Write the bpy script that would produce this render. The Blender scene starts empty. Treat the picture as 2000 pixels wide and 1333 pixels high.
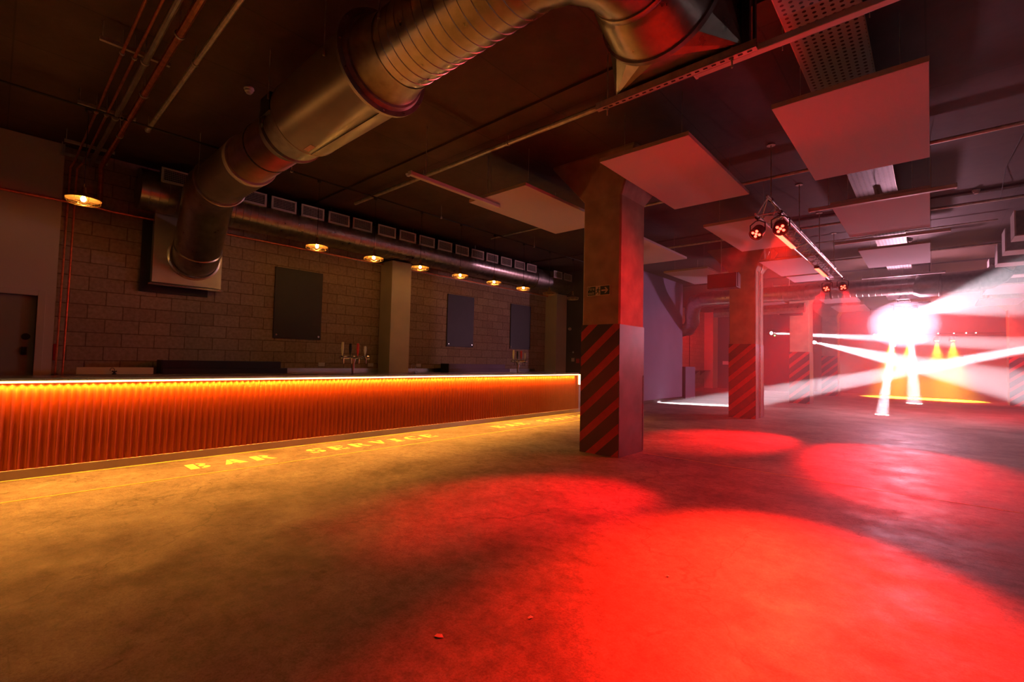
import bpy, bmesh, math, random
from mathutils import Vector, Matrix
random.seed(7)
C = bpy.context.scene.collection
PI = math.pi
CEIL = 4.8
CT = CEIL-.002   # where things fixed to the ceiling touch it

# ------------------------------------------------------------------ materials
def new_mat(name):
    m = bpy.data.materials.new(name); m.use_nodes = True
    nt = m.node_tree
    return m, nt, nt.nodes['Principled BSDF']

def mat(name, col, rough=.6, metal=0., var=.15, nscale=6., bump=0., bscale=40., rvar=0., spec=.5):
    """principled surface with a little procedural colour variation"""
    m, nt, b = new_mat(name); L = nt.links; N = nt.nodes
    tc = N.new('ShaderNodeTexCoord')
    n = N.new('ShaderNodeTexNoise'); n.inputs['Scale'].default_value = nscale; n.inputs['Detail'].default_value = 5
    L.new(tc.outputs['Object'], n.inputs['Vector'])
    r = N.new('ShaderNodeValToRGB')
    r.color_ramp.elements[0].position = .3; r.color_ramp.elements[1].position = .7
    r.color_ramp.elements[0].color = tuple(c*(1-var) for c in col)+(1,)
    r.color_ramp.elements[1].color = tuple(min(1, c*(1+var)) for c in col)+(1,)
    L.new(n.outputs['Fac'], r.inputs['Fac']); L.new(r.outputs['Color'], b.inputs['Base Color'])
    b.inputs['Metallic'].default_value = metal; b.inputs['Roughness'].default_value = rough
    b.inputs['Specular IOR Level'].default_value = spec
    if rvar:
        mr = N.new('ShaderNodeMapRange'); mr.inputs['To Min'].default_value = rough-rvar; mr.inputs['To Max'].default_value = rough+rvar
        L.new(n.outputs['Fac'], mr.inputs['Value']); L.new(mr.outputs['Result'], b.inputs['Roughness'])
    if bump:
        n2 = N.new('ShaderNodeTexNoise'); n2.inputs['Scale'].default_value = bscale; n2.inputs['Detail'].default_value = 4
        L.new(tc.outputs['Object'], n2.inputs['Vector'])
        bp = N.new('ShaderNodeBump'); bp.inputs['Strength'].default_value = bump; bp.inputs['Distance'].default_value = .01
        L.new(n2.outputs['Fac'], bp.inputs['Height']); L.new(bp.outputs['Normal'], b.inputs['Normal'])
    return m

def glow(name, col, strength):
    m, nt, b = new_mat(name)
    b.inputs['Base Color'].default_value = tuple(col)+(1,)
    b.inputs['Emission Color'].default_value = tuple(col)+(1,)
    b.inputs['Emission Strength'].default_value = strength
    return m

def floor_mat():
    m, nt, b = new_mat('polished_concrete'); L = nt.links; N = nt.nodes
    tc = N.new('ShaderNodeTexCoord')
    def noise(s, d=6, rough=.6, dist=0):
        n = N.new('ShaderNodeTexNoise'); n.inputs['Scale'].default_value = s; n.inputs['Detail'].default_value = d
        n.inputs['Roughness'].default_value = rough; n.inputs['Distortion'].default_value = dist
        L.new(tc.outputs['Object'], n.inputs['Vector']); return n
    big = noise(.75, 12, .74, .25); fine = noise(11, 9, .78)
    r = N.new('ShaderNodeValToRGB'); e = r.color_ramp.elements
    e[0].position = .38; e[0].color = (.13, .11, .092, 1); e[1].position = .62; e[1].color = (.34, .31, .265, 1)
    L.new(big.outputs['Fac'], r.inputs['Fac'])
    r2 = N.new('ShaderNodeValToRGB'); e = r2.color_ramp.elements
    e[0].position = .36; e[0].color = (.42, .41, .40, 1); e[1].position = .55; e[1].color = (1, 1, 1, 1)
    L.new(fine.outputs['Fac'], r2.inputs['Fac'])
    mx = N.new('ShaderNodeMixRGB'); mx.blend_type = 'MULTIPLY'; mx.inputs['Fac'].default_value = .8
    L.new(r.outputs['Color'], mx.inputs['Color1']); L.new(r2.outputs['Color'], mx.inputs['Color2'])
    # hairline cracks and chips
    wn = noise(1.3, 4, .6)
    wm = N.new('ShaderNodeVectorMath'); wm.operation = 'MULTIPLY_ADD'; wm.inputs[1].default_value = (.9, .9, .9)
    L.new(wn.outputs['Color'], wm.inputs[0]); L.new(tc.outputs['Object'], wm.inputs[2])
    v = N.new('ShaderNodeTexVoronoi'); v.feature = 'DISTANCE_TO_EDGE'; v.inputs['Scale'].default_value = .32
    L.new(wm.outputs['Vector'], v.inputs['Vector'])
    cr = N.new('ShaderNodeValToRGB'); e = cr.color_ramp.elements
    e[0].position = 0; e[0].color = (.45, .45, .45, 1); e[1].position = .0022; e[1].color = (1, 1, 1, 1)
    L.new(v.outputs['Distance'], cr.inputs['Fac'])
    sp = N.new('ShaderNodeTexVoronoi'); sp.inputs['Scale'].default_value = 2.1
    L.new(wm.outputs['Vector'], sp.inputs['Vector'])
    sr = N.new('ShaderNodeValToRGB'); e = sr.color_ramp.elements
    e[0].position = .045; e[0].color = (.35, .33, .3, 1); e[1].position = .07; e[1].color = (1, 1, 1, 1)
    L.new(sp.outputs['Distance'], sr.inputs['Fac'])
    m2 = N.new('ShaderNodeMixRGB'); m2.blend_type = 'MULTIPLY'; m2.inputs['Fac'].default_value = 1
    m3 = N.new('ShaderNodeMixRGB'); m3.blend_type = 'MULTIPLY'; m3.inputs['Fac'].default_value = .8
    L.new(mx.outputs['Color'], m2.inputs['Color1']); L.new(cr.outputs['Color'], m2.inputs['Color2'])
    L.new(m2.outputs['Color'], m3.inputs['Color1']); L.new(sr.outputs['Color'], m3.inputs['Color2'])
    mp = N.new('ShaderNodeMapping'); mp.inputs['Scale'].default_value = (2.2, 30, 1); mp.inputs['Rotation'].default_value = (0, 0, .5)
    L.new(tc.outputs['Object'], mp.inputs['Vector'])
    st = N.new('ShaderNodeTexNoise'); st.inputs['Scale'].default_value = 1.0; st.inputs['Detail'].default_value = 6; st.inputs['Roughness'].default_value = .75
    L.new(mp.outputs[0], st.inputs['Vector'])
    r4 = N.new('ShaderNodeValToRGB'); e = r4.color_ramp.elements
    e[0].position = .27; e[0].color = (.45, .43, .4, 1); e[1].position = .40; e[1].color = (1, 1, 1, 1)
    L.new(st.outputs['Fac'], r4.inputs['Fac'])
    gr = noise(70, 3, .8)
    r5 = N.new('ShaderNodeValToRGB'); e = r5.color_ramp.elements
    e[0].position = .33; e[0].color = (.55, .54, .52, 1); e[1].position = .58; e[1].color = (1.15, 1.15, 1.15, 1)
    L.new(gr.outputs['Fac'], r5.inputs['Fac'])
    m4 = N.new('ShaderNodeMixRGB'); m4.blend_type = 'MULTIPLY'; m4.inputs['Fac'].default_value = .8
    m5 = N.new('ShaderNodeMixRGB'); m5.blend_type = 'MULTIPLY'; m5.inputs['Fac'].default_value = .8
    L.new(m3.outputs['Color'], m4.inputs['Color1']); L.new(r4.outputs['Color'], m4.inputs['Color2'])
    L.new(m4.outputs['Color'], m5.inputs['Color1']); L.new(r5.outputs['Color'], m5.inputs['Color2'])
    L.new(m5.outputs['Color'], b.inputs['Base Color'])
    mr = N.new('ShaderNodeMapRange'); mr.inputs['From Min'].default_value = .3; mr.inputs['From Max'].default_value = .7
    mr.inputs['To Min'].default_value = .42; mr.inputs['To Max'].default_value = .66
    L.new(noise(2.2, 7, .7).outputs['Fac'], mr.inputs['Value']); L.new(mr.outputs['Result'], b.inputs['Roughness'])
    bp = N.new('ShaderNodeBump'); bp.inputs['Strength'].default_value = .35; bp.inputs['Distance'].default_value = .02
    L.new(noise(3.5, 10, .65).outputs['Fac'], bp.inputs['Height']); L.new(bp.outputs['Normal'], b.inputs['Normal'])
    return m

def block_mat(name, c1, c2, mortar):
    m, nt, b = new_mat(name); L = nt.links; N = nt.nodes
    tc = N.new('ShaderNodeTexCoord'); sx = N.new('ShaderNodeSeparateXYZ'); cx = N.new('ShaderNodeCombineXYZ')
    L.new(tc.outputs['Object'], sx.inputs[0]); L.new(sx.outputs['Y'], cx.inputs['X']); L.new(sx.outputs['Z'], cx.inputs['Y'])
    mp = N.new('ShaderNodeMapping'); mp.inputs['Location'].default_value = (.12, -.13, 0); L.new(cx.outputs[0], mp.inputs['Vector'])
    br = N.new('ShaderNodeTexBrick'); br.inputs['Scale'].default_value = 1
    br.inputs['Brick Width'].default_value = .462; br.inputs['Row Height'].default_value = .234
    br.inputs['Mortar Size'].default_value = .009; br.inputs['Mortar Smooth'].default_value = .3; br.inputs['Bias'].default_value = 0
    br.inputs['Color1'].default_value = c1+(1,); br.inputs['Color2'].default_value = c2+(1,); br.inputs['Mortar'].default_value = mortar+(1,)
    L.new(mp.outputs[0], br.inputs['Vector'])
    n = N.new('ShaderNodeTexNoise'); n.inputs['Scale'].default_value = 18; n.inputs['Detail'].default_value = 6
    L.new(tc.outputs['Object'], n.inputs['Vector'])
    mr = N.new('ShaderNodeMapRange'); mr.inputs['From Min'].default_value = .3; mr.inputs['From Max'].default_value = .7; mr.inputs['To Min'].default_value = .75; mr.inputs['To Max'].default_value = 1.1
    L.new(n.outputs['Fac'], mr.inputs['Value'])
    mx = N.new('ShaderNodeMixRGB'); mx.blend_type = 'MULTIPLY'; mx.inputs['Fac'].default_value = 1
    L.new(br.outputs['Color'], mx.inputs['Color1']); L.new(mr.outputs['Result'], mx.inputs['Color2'])
    L.new(mx.outputs['Color'], b.inputs['Base Color']); b.inputs['Roughness'].default_value = .85
    sub = N.new('ShaderNodeMath'); sub.operation = 'SUBTRACT'
    ml = N.new('ShaderNodeMath'); ml.operation = 'MULTIPLY'; ml.inputs[1].default_value = .35
    L.new(n.outputs['Fac'], ml.inputs[0]); L.new(ml.outputs[0], sub.inputs[0]); L.new(br.outputs['Fac'], sub.inputs[1])
    bp = N.new('ShaderNodeBump'); bp.inputs['Strength'].default_value = .8; bp.inputs['Distance'].default_value = .012
    L.new(sub.outputs[0], bp.inputs['Height']); L.new(bp.outputs['Normal'], b.inputs['Normal'])
    return m

def ceiling_mat():
    m, nt, b = new_mat('dark_board_marked_concrete'); L = nt.links; N = nt.nodes
    tc = N.new('ShaderNodeTexCoord')
    n = N.new('ShaderNodeTexNoise'); n.inputs['Scale'].default_value = 1.4; n.inputs['Detail'].default_value = 9; n.inputs['Roughness'].default_value = .7
    L.new(tc.outputs['Object'], n.inputs['Vector'])
    r = N.new('ShaderNodeValToRGB'); e = r.color_ramp.elements
    e[0].position = .3; e[0].color = (.046, .026, .020, 1); e[1].position = .72; e[1].color = (.105, .060, .044, 1)
    L.new(n.outputs['Fac'], r.inputs['Fac'])
    br = N.new('ShaderNodeTexBrick'); br.offset = 0.0; br.inputs['Scale'].default_value = 1
    br.inputs['Brick Width'].default_value = 1.22; br.inputs['Row Height'].default_value = 2.44; br.inputs['Mortar Size'].default_value = .008
    br.inputs['Color1'].default_value = (1, 1, 1, 1); br.inputs['Color2'].default_value = (.8, .8, .8, 1); br.inputs['Mortar'].default_value = (.5, .5, .5, 1)
    L.new(tc.outputs['Object'], br.inputs['Vector'])
    mx = N.new('ShaderNodeMixRGB'); mx.blend_type = 'MULTIPLY'; mx.inputs['Fac'].default_value = 1
    L.new(r.outputs['Color'], mx.inputs['Color1']); L.new(br.outputs['Color'], mx.inputs['Color2'])
    L.new(mx.outputs['Color'], b.inputs['Base Color']); b.inputs['Roughness'].default_value = .7
    bp = N.new('ShaderNodeBump'); bp.inputs['Strength'].default_value = .4; bp.inputs['Distance'].default_value = .02
    L.new(n.outputs['Fac'], bp.inputs['Height']); L.new(bp.outputs['Normal'], b.inputs['Normal'])
    return m

def stripe_mat():
    m, nt, b = new_mat('black_and_red_hazard_paint'); L = nt.links; N = nt.nodes
    tc = N.new('ShaderNodeTexCoord'); sx = N.new('ShaderNodeSeparateXYZ'); L.new(tc.outputs['Object'], sx.inputs[0])
    def math_(op, a, bb):
        q = N.new('ShaderNodeMath'); q.operation = op
        for i, s in enumerate((a, bb)):
            if s is None: continue
            if isinstance(s, (int, float)): q.inputs[i].default_value = s
            else: L.new(s, q.inputs[i])
        return q.outputs[0]
    # object space of the panel: x = 0 at the right-hand edge, z = 0 on the floor
    t = math_('SUBTRACT', sx.outputs['Z'], math_('MULTIPLY', sx.outputs['X'], .885))
    t = math_('DIVIDE', math_('ADD', t, 40.7-1.664+.0772), .407)
    f = math_('FRACT', t, None)
    k = math_('LESS_THAN', f, .38)
    n = N.new('ShaderNodeTexNoise'); n.inputs['Scale'].default_value = 14; n.inputs['Detail'].default_value = 6; L.new(tc.outputs['Object'], n.inputs['Vector'])
    mx = N.new('ShaderNodeMixRGB'); mx.inputs['Color1'].default_value = (.022, .018, .016, 1); mx.inputs['Color2'].default_value = (.62, .035, .02, 1)
    L.new(k, mx.inputs['Fac'])
    m2 = N.new('ShaderNodeMixRGB'); m2.blend_type = 'MULTIPLY'; m2.inputs['Fac'].default_value = .4
    L.new(mx.outputs['Color'], m2.inputs['Color1']); L.new(n.outputs['Fac'], m2.inputs['Color2'])
    L.new(m2.outputs['Color'], b.inputs['Base Color']); b.inputs['Roughness'].default_value = .5
    return m

def perforated_mat():
    m, nt, b = new_mat('perforated_galvanised_sheet'); L = nt.links; N = nt.nodes
    tc = N.new('ShaderNodeTexCoord')
    v = N.new('ShaderNodeTexVoronoi'); v.inputs['Scale'].default_value = 15; v.inputs['Randomness'].default_value = 0
    L.new(tc.outputs['Object'], v.inputs['Vector'])
    r = N.new('ShaderNodeValToRGB'); e = r.color_ramp.elements
    e[0].position = .22; e[0].color = (.01, .01, .01, 1); e[1].position = .27; e[1].color = (.5, .5, .52, 1)
    L.new(v.outputs['Distance'], r.inputs['Fac']); L.new(r.outputs['Color'], b.inputs['Base Color'])
    b.inputs['Roughness'].default_value = .5; b.inputs['Metallic'].default_value = .1
    return m

M = dict(
    floor=floor_mat(), ceiling=ceiling_mat(), stripe=stripe_mat(), perf=perforated_mat(),
    block=block_mat('bare_concrete_blockwork', (.34, .24, .18), (.42, .31, .23), (.20, .13, .09)),
    plaster=mat('white_plaster', (.56, .50, .45), .8, var=.04, nscale=2),
    pilaster=mat('cream_painted_plaster', (.62, .56, .47), .7, var=.05, nscale=3),
    booth=mat('pale_lilac_paint', (.24, .18, .31), .75, var=.07, nscale=2),
    darkwall=mat('charcoal_wall_paint', (.03, .028, .032), .6, var=.2, nscale=3),
    backwall=mat('dark_brown_wall_paint', (.12, .07, .06), .7, var=.2, nscale=1.5),
    conc=mat('raw_column_concrete', (.40, .30, .19), .75, var=.22, nscale=4, bump=.3, bscale=30),
    colpaint=mat('dark_grey_column_paint', (.16, .13, .15), .38, var=.3, nscale=3, rvar=.1),
    duct=mat('galvanised_duct_steel', (.46, .43, .40), .30, 1., var=.18, nscale=9, rvar=.07),
    duct2=mat('dull_galvanised_steel', (.38, .36, .34), .42, 1., var=.2, nscale=12, rvar=.08),
    flex=mat('ribbed_flexible_foil', (.50, .46, .42), .28, 1., var=.1, nscale=10),
    ductpaint=mat('smooth_fan_casing_steel', (.40, .35, .30), .38, .9, var=.08, nscale=4),
    kick=mat('satin_steel_kickplate', (.70, .60, .46), .4, .5, var=.08, nscale=2),
    plate=mat('matt_galvanised_plate', (.62, .56, .52), .42, .55, var=.08, nscale=3),
    dark=mat('black_metal', (.02, .02, .022), .45, .3, var=.2, nscale=10),
    rubber=mat('black_rubber', (.015, .015, .015), .7, var=.2),
    steel=mat('brushed_stainless_steel', (.62, .58, .54), .22, 1., var=.06, nscale=5, rvar=.05),
    chrome=mat('polished_chrome', (.75, .73, .72), .1, 1., var=.03),
    alu=mat('truss_aluminium', (.70, .68, .68), .3, 1., var=.05),
    copper=mat('copper_pipe', (.78, .30, .16), .32, 1., var=.2, nscale=20),
    conduit=mat('galvanised_conduit', (.68, .62, .52), .42, .7, var=.2, nscale=15),
    panel=mat('off_white_acoustic_felt', (.76, .68, .72), .95, var=.03, nscale=60, bump=.1, bscale=200),
    paneledge=mat('felt_edge', (.50, .42, .34), .95, var=.05, nscale=30),
    batten=mat('white_enamel', (.72, .66, .62), .5, var=.03),
    corr=mat('copper_toned_corrugated_sheet', (.40, .075, .017), .30, .5, var=.06, nscale=5),
    line=mat('yellow_floor_paint', (.85, .68, .12), .5, var=.15, nscale=25),
    letter=mat('cream_yellow_stencil_paint', (.85, .74, .28), .5, var=.18, nscale=22),
    board=mat('matt_black_board', (.02, .017, .022), .5, var=.1),
    shelf=mat('dark_wood_step', (.05, .045, .06), .45, var=.1),
    white=mat('white_plastic', (.75, .72, .70), .4, var=.03),
    red=mat('red_plastic', (.6, .02, .02), .4, var=.05),
    green=mat('exit_sign_green', (.008, .06, .022), .5, var=.05),
    cream=mat('luminous_sign_cream', (.75, .66, .40), .6, var=.03),
    shade=mat('aged_brass_enamel', (.30, .18, .07), .4, .6, var=.1),
    cagem=mat('brass_wire', (.85, .55, .2), .3, 1., var=.05),
    door=mat('painted_door', (.27, .25, .22), .6, var=.04),
    wood=mat('dark_timber', (.09, .05, .03), .6, var=.2),
    sticker=mat('paper_label', (.8, .55, .45), .7, var=.1, nscale=80),
    sealant=mat('pale_duct_tape', (.62, .52, .5), .5, var=.1),
    led=glow('warm_led_tape', (1., .62, .20), 9.),
    bulb=glow('warm_filament_bulb', (1., .60, .22), 45.),
    redlens=glow('red_led_lens', (1., .018, .010), 32.),
    redbar=glow('red_led_bar', (1., .05, .025), 13.),
    white_lens=glow('white_beam_lens', (1., .95, 1.), 60.),
    amberlens=glow('amber_led_lens', (1., .5, .05), 14.),
    dot=glow('white_indicator_led', (1., .95, 1.), 20.),
    green_led=glow('green_indicator_led', (.1, 1., .3), 6.),
)

# ------------------------------------------------------------------ mesh helpers
class MB:
    def __init__(s): s.bm = bmesh.new()
    def box(s, x0, x1, y0, y1, z0, z1, rot=None, piv=None):
        vs = [s.bm.verts.new((x, y, z)) for x in (x0, x1) for y in (y0, y1) for z in (z0, z1)]
        for f in ((0, 1, 3, 2), (4, 6, 7, 5), (0, 4, 5, 1), (2, 3, 7, 6), (0, 2, 6, 4), (1, 5, 7, 3)):
            s.bm.faces.new([vs[i] for i in f])
        if rot is not None:
            p = Vector(piv or (0, 0, 0))
            for v in vs: v.co = rot @ (v.co-p) + p
        return s
    def poly(s, pts):
        s.bm.faces.new([s.bm.verts.new(p) for p in pts]); return s
    def prism(s, pts, d):
        """closed polygon pts extruded by vector d"""
        a = [s.bm.verts.new(p) for p in pts]; b = [s.bm.verts.new(Vector(p)+Vector(d)) for p in pts]
        s.bm.faces.new(a[::-1]); s.bm.faces.new(b)
        n = len(a)
        for i in range(n): s.bm.faces.new((a[i], a[(i+1) % n], b[(i+1) % n], b[i]))
        return s
    def tube(s, pts, r, seg=12, caps=True):
        """sweep of radius r (number or list) along points"""
        P = [Vector(p) for p in pts]; n = len(P)
        R = r if isinstance(r, (list, tuple)) else [r]*n
        t0 = (P[1]-P[0]).normalized()
        up = Vector((0, 0, 1)) if abs(t0.z) < .9 else Vector((1, 0, 0))
        u = t0.cross(up).normalized(); rings = []
        for i in range(n):
            a = (P[i]-P[i-1]).normalized() if i else t0
            b = (P[i+1]-P[i]).normalized() if i < n-1 else a
            t = (a+b).normalized() if (a+b).length > 1e-6 else a
            u = (u - t*u.dot(t)).normalized(); w = t.cross(u)
            k = 1/max(.4, t.dot(a))
            bend = (b-a); ring = []
            bd = bend.normalized() if bend.length > 1e-5 else None
            for j in range(seg):
                q = 2*PI*j/seg; d = (u*math.cos(q)+w*math.sin(q))*R[i]
                if bd is not None:
                    c = bd - t*bd.dot(t)
                    if c.length > 1e-6:
                        c.normalize(); d += c*d.dot(c)*(k-1)
                ring.append(s.bm.verts.new(P[i]+d))
            rings.append(ring)
        for i in range(n-1):
            for j in range(seg):
                s.bm.faces.new((rings[i][j], rings[i][(j+1) % seg], rings[i+1][(j+1) % seg], rings[i+1][j]))
        if caps:
            s.bm.faces.new(rings[0][::-1]); s.bm.faces.new(rings[-1])
        return s
    def lathe(s, o, axis, prof, seg=24):
        """profile [(dist along axis, radius)] revolved about axis from o"""
        o = Vector(o); a = Vector(axis).normalized()
        up = Vector((0, 0, 1)) if abs(a.z) < .9 else Vector((1, 0, 0))
        u = a.cross(up).normalized(); w = a.cross(u); rings = []
        for d, r in prof:
            if r < 1e-5: rings.append([s.bm.verts.new(o+a*d)]); continue
            rings.append([s.bm.verts.new(o+a*d+(u*math.cos(2*PI*j/seg)+w*math.sin(2*PI*j/seg))*r) for j in range(seg)])
        for A, B in zip(rings, rings[1:]):
            for j in range(seg):
                k = (j+1) % seg
                if len(A) == 1 and len(B) == 1: continue
                if len(A) == 1: s.bm.faces.new((A[0], B[k], B[j]))
                elif len(B) == 1: s.bm.faces.new((A[j], A[k], B[0]))
                else: s.bm.faces.new((A[j], A[k], B[k], B[j]))
        return s
    def ring(s, o, axis, R, r, seg=24, rs=6):
        return s.lathe(o, axis, [(math.sin(2*PI*i/rs)*r, R+math.cos(2*PI*i/rs)*r) for i in range(rs+1)], seg)
    def ball(s, o, r, seg=12, sq=1.):
        n = 8
        return s.lathe(o, (0, 0, 1), [(-r*sq*math.cos(PI*i/n), r*math.sin(PI*i/n)) for i in range(n+1)], seg)

def obj(name, mb, m, parent=None, bevel=0., smooth=True, loc=None, sharp=32):
    bm = mb.bm
    bmesh.ops.remove_doubles(bm, verts=bm.verts, dist=1e-5)
    bmesh.ops.recalc_face_normals(bm, faces=bm.faces)
    if loc is not None:
        bmesh.ops.translate(bm, verts=bm.verts, vec=-Vector(loc))
    me = bpy.data.meshes.new(name)
    if smooth:
        for e in bm.edges:
            if len(e.link_faces) == 2 and e.calc_face_angle(0) > math.radians(sharp): e.smooth = False
        for f in bm.faces: f.smooth = True
    bm.to_mesh(me); bm.free()
    me.materials.append(M[m] if isinstance(m, str) else m)
    o = bpy.data.objects.new(name, me); C.objects.link(o)
    if parent is not None:
        o.parent = parent
        base = Vector(parent.get('_w', (0, 0, 0)))
        o.location = (Vector(loc) if loc is not None else Vector((0, 0, 0))) - base
    elif loc is not None: o.location = loc
    if loc is not None: o['_w'] = tuple(loc)
    elif parent is not None: o['_w'] = (0, 0, 0)
    if bevel:
        b = o.modifiers.new('bevel', 'BEVEL'); b.width = bevel; b.segments = 2; b.limit_method = 'ANGLE'
    return o

def thing(name, label, cat, loc=(0, 0, 0), group=None):
    o = bpy.data.objects.new(name, None); C.objects.link(o); o.location = loc
    o.empty_display_size = .1; o['_w'] = tuple(loc)
    o['label'] = label; o['category'] = cat
    if group: o['group'] = group
    return o
def tag(o, label, cat, group=None, kind=None):
    o['label'] = label; o['category'] = cat
    if group: o['group'] = group
    if kind: o['kind'] = kind
    return o
def struct(name, mb, m, label=None, **k):
    o = obj(name, mb, m, **k); o['kind'] = 'structure'
    if label: o['label'] = label
    return o
def dup(root, loc, label=None, group=None):
    r = root.copy(); C.objects.link(r); r.location = loc
    if label: r['label'] = label
    if group: r['group'] = group
    for ch in list(root.children):
        c = ch.copy(); C.objects.link(c); c.parent = r
        for g in list(ch.children):
            d = g.copy(); C.objects.link(d); d.parent = c
    return r

# ------------------------------------------------------------------ setting
XW, XP = -10.5, -10.35
struct('floor', MB().box(-14, 12, -5, 34.2, -.2, 0), 'floor', 'worn polished concrete floor with cracks and stains')
struct('ceiling', MB().box(-14, 12, -5, 34.2, CEIL, CEIL+.2), 'ceiling', 'dark board-marked concrete ceiling')
struct('wall_left', MB().box(XW-.2, XW, -4, 14.6, 0, CT), 'block', 'bare blockwork wall behind the bar')
struct('wall_left_plaster', MB().box(XW+.002, XP, -4, -.62, 0, CEIL-.02).box(XW+.002, XP, .50, .64, 0, CEIL-.02).box(XW+.002, XP, -.62, .50, 2.36, CEIL-.02), 'plaster', 'plastered wall around the door beside the bar')
struct('wall_booth_side', MB().box(-12, -7.9, 14.25, 14.45, 0, CT), 'darkwall', 'charcoal wall at the end of the bar')
struct('wall_booth', MB().box(-7.9, -7.68, 14.25, 19.15, 0, CT), 'booth', 'pale lilac partition wall beyond the bar')
struct('wall_far_left', MB().box(-11, -10.75, 19.0, 33, 0, CT), 'block', 'blockwork wall of the far alcove')
struct('wall_booth_back', MB().box(-10.8, -7.9, 19.0, 19.15, 0, CT), 'darkwall')
struct('wall_alcove_back', MB().box(-10.8, -5.4, 31.2, 31.4, 0, CT), 'darkwall', 'dark wall at the back of the far alcove')
struct('wall_back', MB().box(-11, 12, 33.6, 33.8, 0, CT), 'backwall', 'dark back wall behind the dance floor')
struct('wall_right', MB().box(9.8, 10, -4.2, 33.8, 0, CT), 'backwall')
struct('wall_front', MB().box(-14, 10, -4.2, -4, 0, CT), 'backwall')
struct('baseboard_booth', MB().box(-7.68, -7.655, 14.4, 19.15, 0, .12), 'darkwall')

# ceiling bands: shallow downstand slabs between the column lines
for i, y in enumerate((4.55, 12.05, 19.6, 27.1)):
    struct('trim_%d' % (i+1), MB().box(-10.5, 9.8, y-.02, y+.38, CEIL-.035, CEIL+.01), 'ceiling', 'shallow concrete downstand band across the ceiling')

# door in the plastered wall
d = struct('door_1', MB().box(XP-.11, XP-.06, -.56, .44, 0, 2.30), 'door', 'grey painted flush door by the bar', bevel=.004)
f = obj('door_frame', MB().box(XP-.12, XP+.03, .44, .53, 0, 2.39).box(XP-.12, XP+.03, -.65, -.56, 0, 2.39).box(XP-.12, XP+.03, -.56, .44, 2.30, 2.39), 'plaster', d, bevel=.004)
obj('door_sign', MB().lathe((XP-.06, .34, 1.66), (1, 0, 0), [(0, 0), (0, .05), (.006, .05), (.006, 0)], 20), 'dark', d)
obj('door_lock', MB().box(XP-.06, XP-.035, .30, .36, 1.38, 1.50).tube([(XP-.04, .33, 1.44), (XP+.01, .33, 1.44)], .012, 8), 'dark', d, bevel=.003)

# pilasters of the block wall
for (y0, y1, z, lab) in ((6.58, 7.16, 3.90, 'cream plastered pilaster between the first two black boards'),
                         (13.48, 14.1, 3.90, 'cream plastered pilaster at the dark end wall')):
    tag(obj('pilaster_column', MB().box(XW+.002, -9.98, y0, y1, 0, z), 'pilaster', bevel=.01), lab, 'pilaster', kind='thing')
tag(obj('pilaster_column', MB().box(-10.747, -10.2, 30.3, 31.197, 0, CT), 'pilaster', bevel=.01), 'pale pilaster in the far red-lit alcove', 'pilaster', kind='thing')

# ------------------------------------------------------------------ columns
def column(x0, x1, y0, y1, label, capside=True, first=False, conduit=False, far=False):
    t = thing('concrete_column', label, 'column', (x1, y0, 0), 'square concrete columns with hazard striped bases')
    t['kind'] = 'thing'
    c = .025; ze = 4.10; zt = CT
    def ring(a, b, cc, d, z, ch): return [(a+ch, cc, z), (b-ch, cc, z), (b, cc+ch, z), (b, d-ch, z), (b-ch, d, z), (a+ch, d, z), (a, d-ch, z), (a, cc+ch, z)]
    mb = MB(); levels = [ring(x0, x1, y0, y1, 0, c), ring(x0, x1, y0, y1, ze, c), ring(x0-.56, x1+.30, y0-.14, y1+.42, zt-.03, .02), ring(x0-.56, x1+.30, y0-.14, y1+.42, zt, .02)]
    R = [[mb.bm.verts.new(p) for p in l] for l in levels]
    for A, B in zip(R, R[1:]):
        for j in range(8): mb.bm.faces.new((A[j], A[(j+1) % 8], B[(j+1) % 8], B[j]))
    mb.bm.faces.new(R[0][::-1]); mb.bm.faces.new(R[-1])
    obj('shaft', mb, 'conc', t, smooth=False)
    s = obj('striped_panel', MB().box(x0-.006, x1+.004, y0-.008, y0+.002, .0, 2.06), 'stripe', t, loc=(x1, y0, 0))
    s['label'] = 'black panel with diagonal red hazard stripes'
    obj('painted_side', MB().box(x1-.002, x1+.006, y0-.006, y1+.006, 0, 2.055).box(x0-.006, x0+.002, y0, y1+.006, 0, 2.055), 'colpaint', t)['label'] = 'dark grey painted lower side'
    obj('corner_guard', MB().box(x1+.006, x1+.012, y0-.004, y0+.03, .02, 1.25), 'colpaint', t); obj('corner_guard', MB().box(x1+.006, x1+.012, y1-.02, y1+.01, .02, 1.25), 'colpaint', t)
    if conduit:
        obj('conduit', MB().tube([(x1+.03, y0+.36, .02), (x1+.03, y0+.36, 4.08), (x1+.32, y0+.10, 4.60)], .016, 8), 'conduit', t)
    return t
COLS = [(6.47, 7.28), (13.99, 14.80), (21.6, 22.4), (29.1, 29.9)]
labs = ['nearest concrete column carrying the green exit sign', 'concrete column with hazard stripes and a thin conduit beside the hanging speaker',
        'third concrete column away, hazy, just past the hanging truss', 'last striped concrete column of the row beside the bar, deep in haze']
for i, (a, b) in enumerate(COLS):
    column(-4.27, -3.58, a, b, labs[i], conduit=(i == 1))
column(2.49, 3.18, 29.05, 29.85, 'hazy striped column at the frame edge beyond the white beams')

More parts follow.
